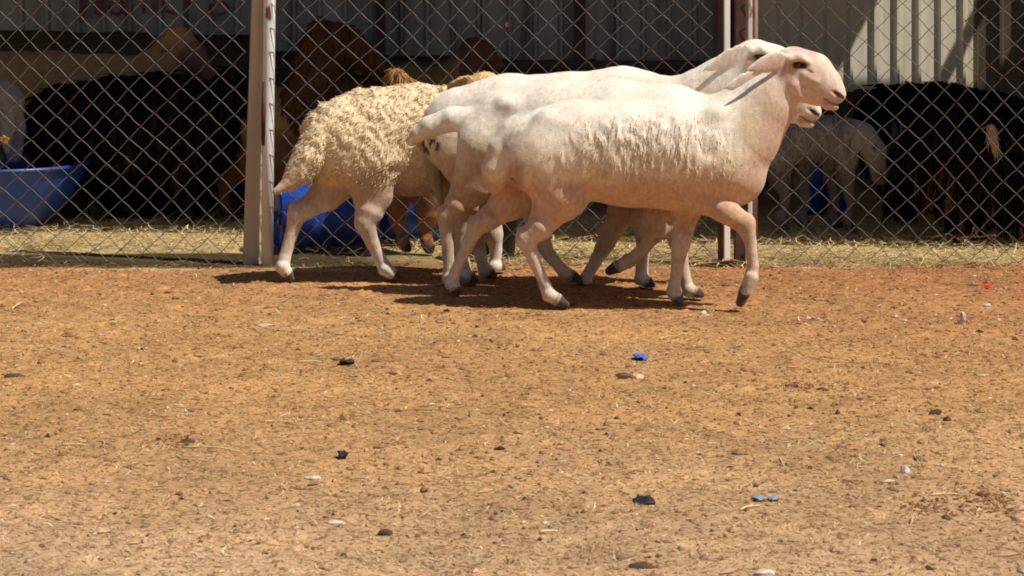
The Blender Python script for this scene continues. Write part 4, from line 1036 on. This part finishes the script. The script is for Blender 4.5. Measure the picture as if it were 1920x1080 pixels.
scrap('rubber_scrap', 650, 679, .052, .05, (.03, .02, .015), 'thin black rubber strip on the middle left dirt', 'rubber scrap', 11, .5, .7)
blob('stone', 1802, 604, .021, (.58, .42, .35), 'upright pinkish stone on the dirt under the red scrap', 'stone', seed=2, squash=(.75, .8, 1.3), angular=.6, lift=.6)
blob('stone', 1194, 706, .019, (.56, .42, .30), 'pale rounded stone just below the blue plastic scrap', 'stone', seed=3, squash=(1.1, .9, .8))
blob('dung_clod', 1172, 705, .024, (.14, .075, .045), 'dark flat dung clod touching the pale stone', 'dung', seed=4, squash=(1.4, .9, .5))
blob('stone', 1319, 588, .014, (.62, .52, .42), 'small pale stone beside the front sheep planted forefoot', 'stone', seed=5)
blob('stone', 1848, 572, .015, (.55, .44, .34), 'small pale stone between the red scrap and the pinkish stone', 'stone', seed=6, squash=(1.4, 1, .6))
blob('stone', 1427, 1073, .018, (.56, .48, .40), 'whitish stone chip at the bottom edge on the right', 'stone', seed=7, squash=(1.3, 1, .6))
blob('dung_clod', 722, 998, .016, (.07, .04, .025), 'dark dung clod on the left part of the near foreground', 'dung', seed=8, squash=(1.4, 1, .6))
blob('dung_clod', 1755, 770, .017, (.09, .045, .02), 'upper of two dark clods on the dirt at right', 'dung', seed=9, squash=(1, 1, .7))
blob('dung_clod', 1776, 786, .012, (.07, .035, .018), 'lower of two dark clods on the dirt at right', 'dung', seed=10)
blob('dung_clod', 350, 826, .018, (.09, .045, .022), 'dark clod next to a long pale straw on the left', 'dung', seed=11, squash=(1.4, 1, .6))
blob('dung_clod', 30, 702, .018, (.10, .05, .03), 'dark flat clod near the left edge of the yard', 'dung', seed=12, squash=(1.8, 1, .45))
def dung_patch(px, py, wx, wy, n_, label, colrs):
    Y = Yg(py); x0 = (px - 960) * Y / FPX
    o = crumbs('dung_patch', x0 + rng.normal(0, wx, n_), Y + rng.normal(0, wy, n_), rng.gamma(2.0, .0016, n_) + .0015, pick(n_, colrs, .3), .55)
    tag(o, label, 'dung')
DC = [(.16, .075, .035), (.22, .105, .05), (.12, .055, .03), (.30, .15, .065)]
dung_patch(1740, 940, .045, .05, 150, 'loose dark dung crumbs under the pale stalk at right', DC)
dung_patch(1850, 938, .050, .07, 240, 'broad patch of reddish dung crumbs near the right edge', DC)
dung_patch(325, 826, .045, .05, 110, 'dark dung crumbs beside the long pale straw on the left', DC)
dung_patch(1500, 722, .06, .05, 110, 'loose brown dung crumbs in the middle of the right side', DC)
blob('dung_clod', 1208, 1058, .017, (.09, .05, .03), 'dark clod at the bottom edge near the middle', 'dung', seed=15, squash=(1.6, 1, .5))
blob('dung_clod', 1483, 720, .016, (.12, .065, .04), 'brown clod on the middle right dirt', 'dung', seed=16, squash=(1.5, 1, .5))
blob('stone', 588, 893, .013, (.60, .50, .42), 'pale stone chip on the left foreground dirt', 'stone', seed=17, squash=(1.5, 1, .5))
blob('stone', 627, 975, .015, (.58, .46, .36), 'pale flat stone right of the dark clod in the left foreground', 'stone', seed=18, squash=(1.5, 1, .45))
blob('stone', 500, 606, .017, (.50, .42, .38), 'greyish flat stone on the dirt below the woolly sheep', 'stone', seed=19, squash=(2, 1, .4))
blob('stone', 1697, 880, .013, (.5, .44, .42), 'greyish stone chip on the right foreground dirt', 'stone', seed=20)
STR = (.66, .50, .26)
stalk('straw_stalk', 340, 838, 450, 846, .0028, STR, 'long pale straw stalk on the left foreground dirt', 'straw', .01)
stalk('straw_stalk', 115, 832, 165, 831, .0026, STR, 'short pale straw stalk near the left edge', 'straw', .006)
stalk('straw_stalk', 740, 768, 855, 770, .0022, (.30, .17, .08), 'thin brown twig lying across the middle of the yard', 'twig', .012)
stalk('straw_stalk', 1012, 999, 1046, 997, .0045, (.66, .55, .36), 'thick pale splinter on the near foreground in the middle', 'splinter', .003)
stalk('straw_stalk', 1742, 926, 1795, 925, .0035, (.64, .50, .30), 'pale straw stalk lying on the dark dung patch at right', 'straw', .005)
stalk('straw_stalk', 1388, 952, 1425, 944, .0032, (.70, .55, .22), 'yellow straw stalk below the grey-blue plastic flakes', 'straw', .008)
stalk('straw_stalk', 560, 678, 600, 675, .0028, STR, 'short pale straw stalk left of the black rubber strip', 'straw', .004)
stalk('straw_stalk', 490, 789, 545, 789, .0026, STR, 'pale straw stalk on the middle left dirt', 'straw', .006)
stalk('straw_stalk', 22, 578, 46, 566, .0032, (.70, .52, .30), 'curved pale straw stalk by the left edge under the fence', 'straw', .02)
stalk('straw_stalk', 1236, 632, 1275, 628, .0030, (.62, .45, .22), 'curved straw stalk on the dirt under the front sheep', 'straw', .015)
stalk('straw_stalk', 1461, 856, 1471, 872, .0024, STR, 'thin straw stalk pointing at the camera on the right', 'straw', .006)
bpy.context.view_layer.update()
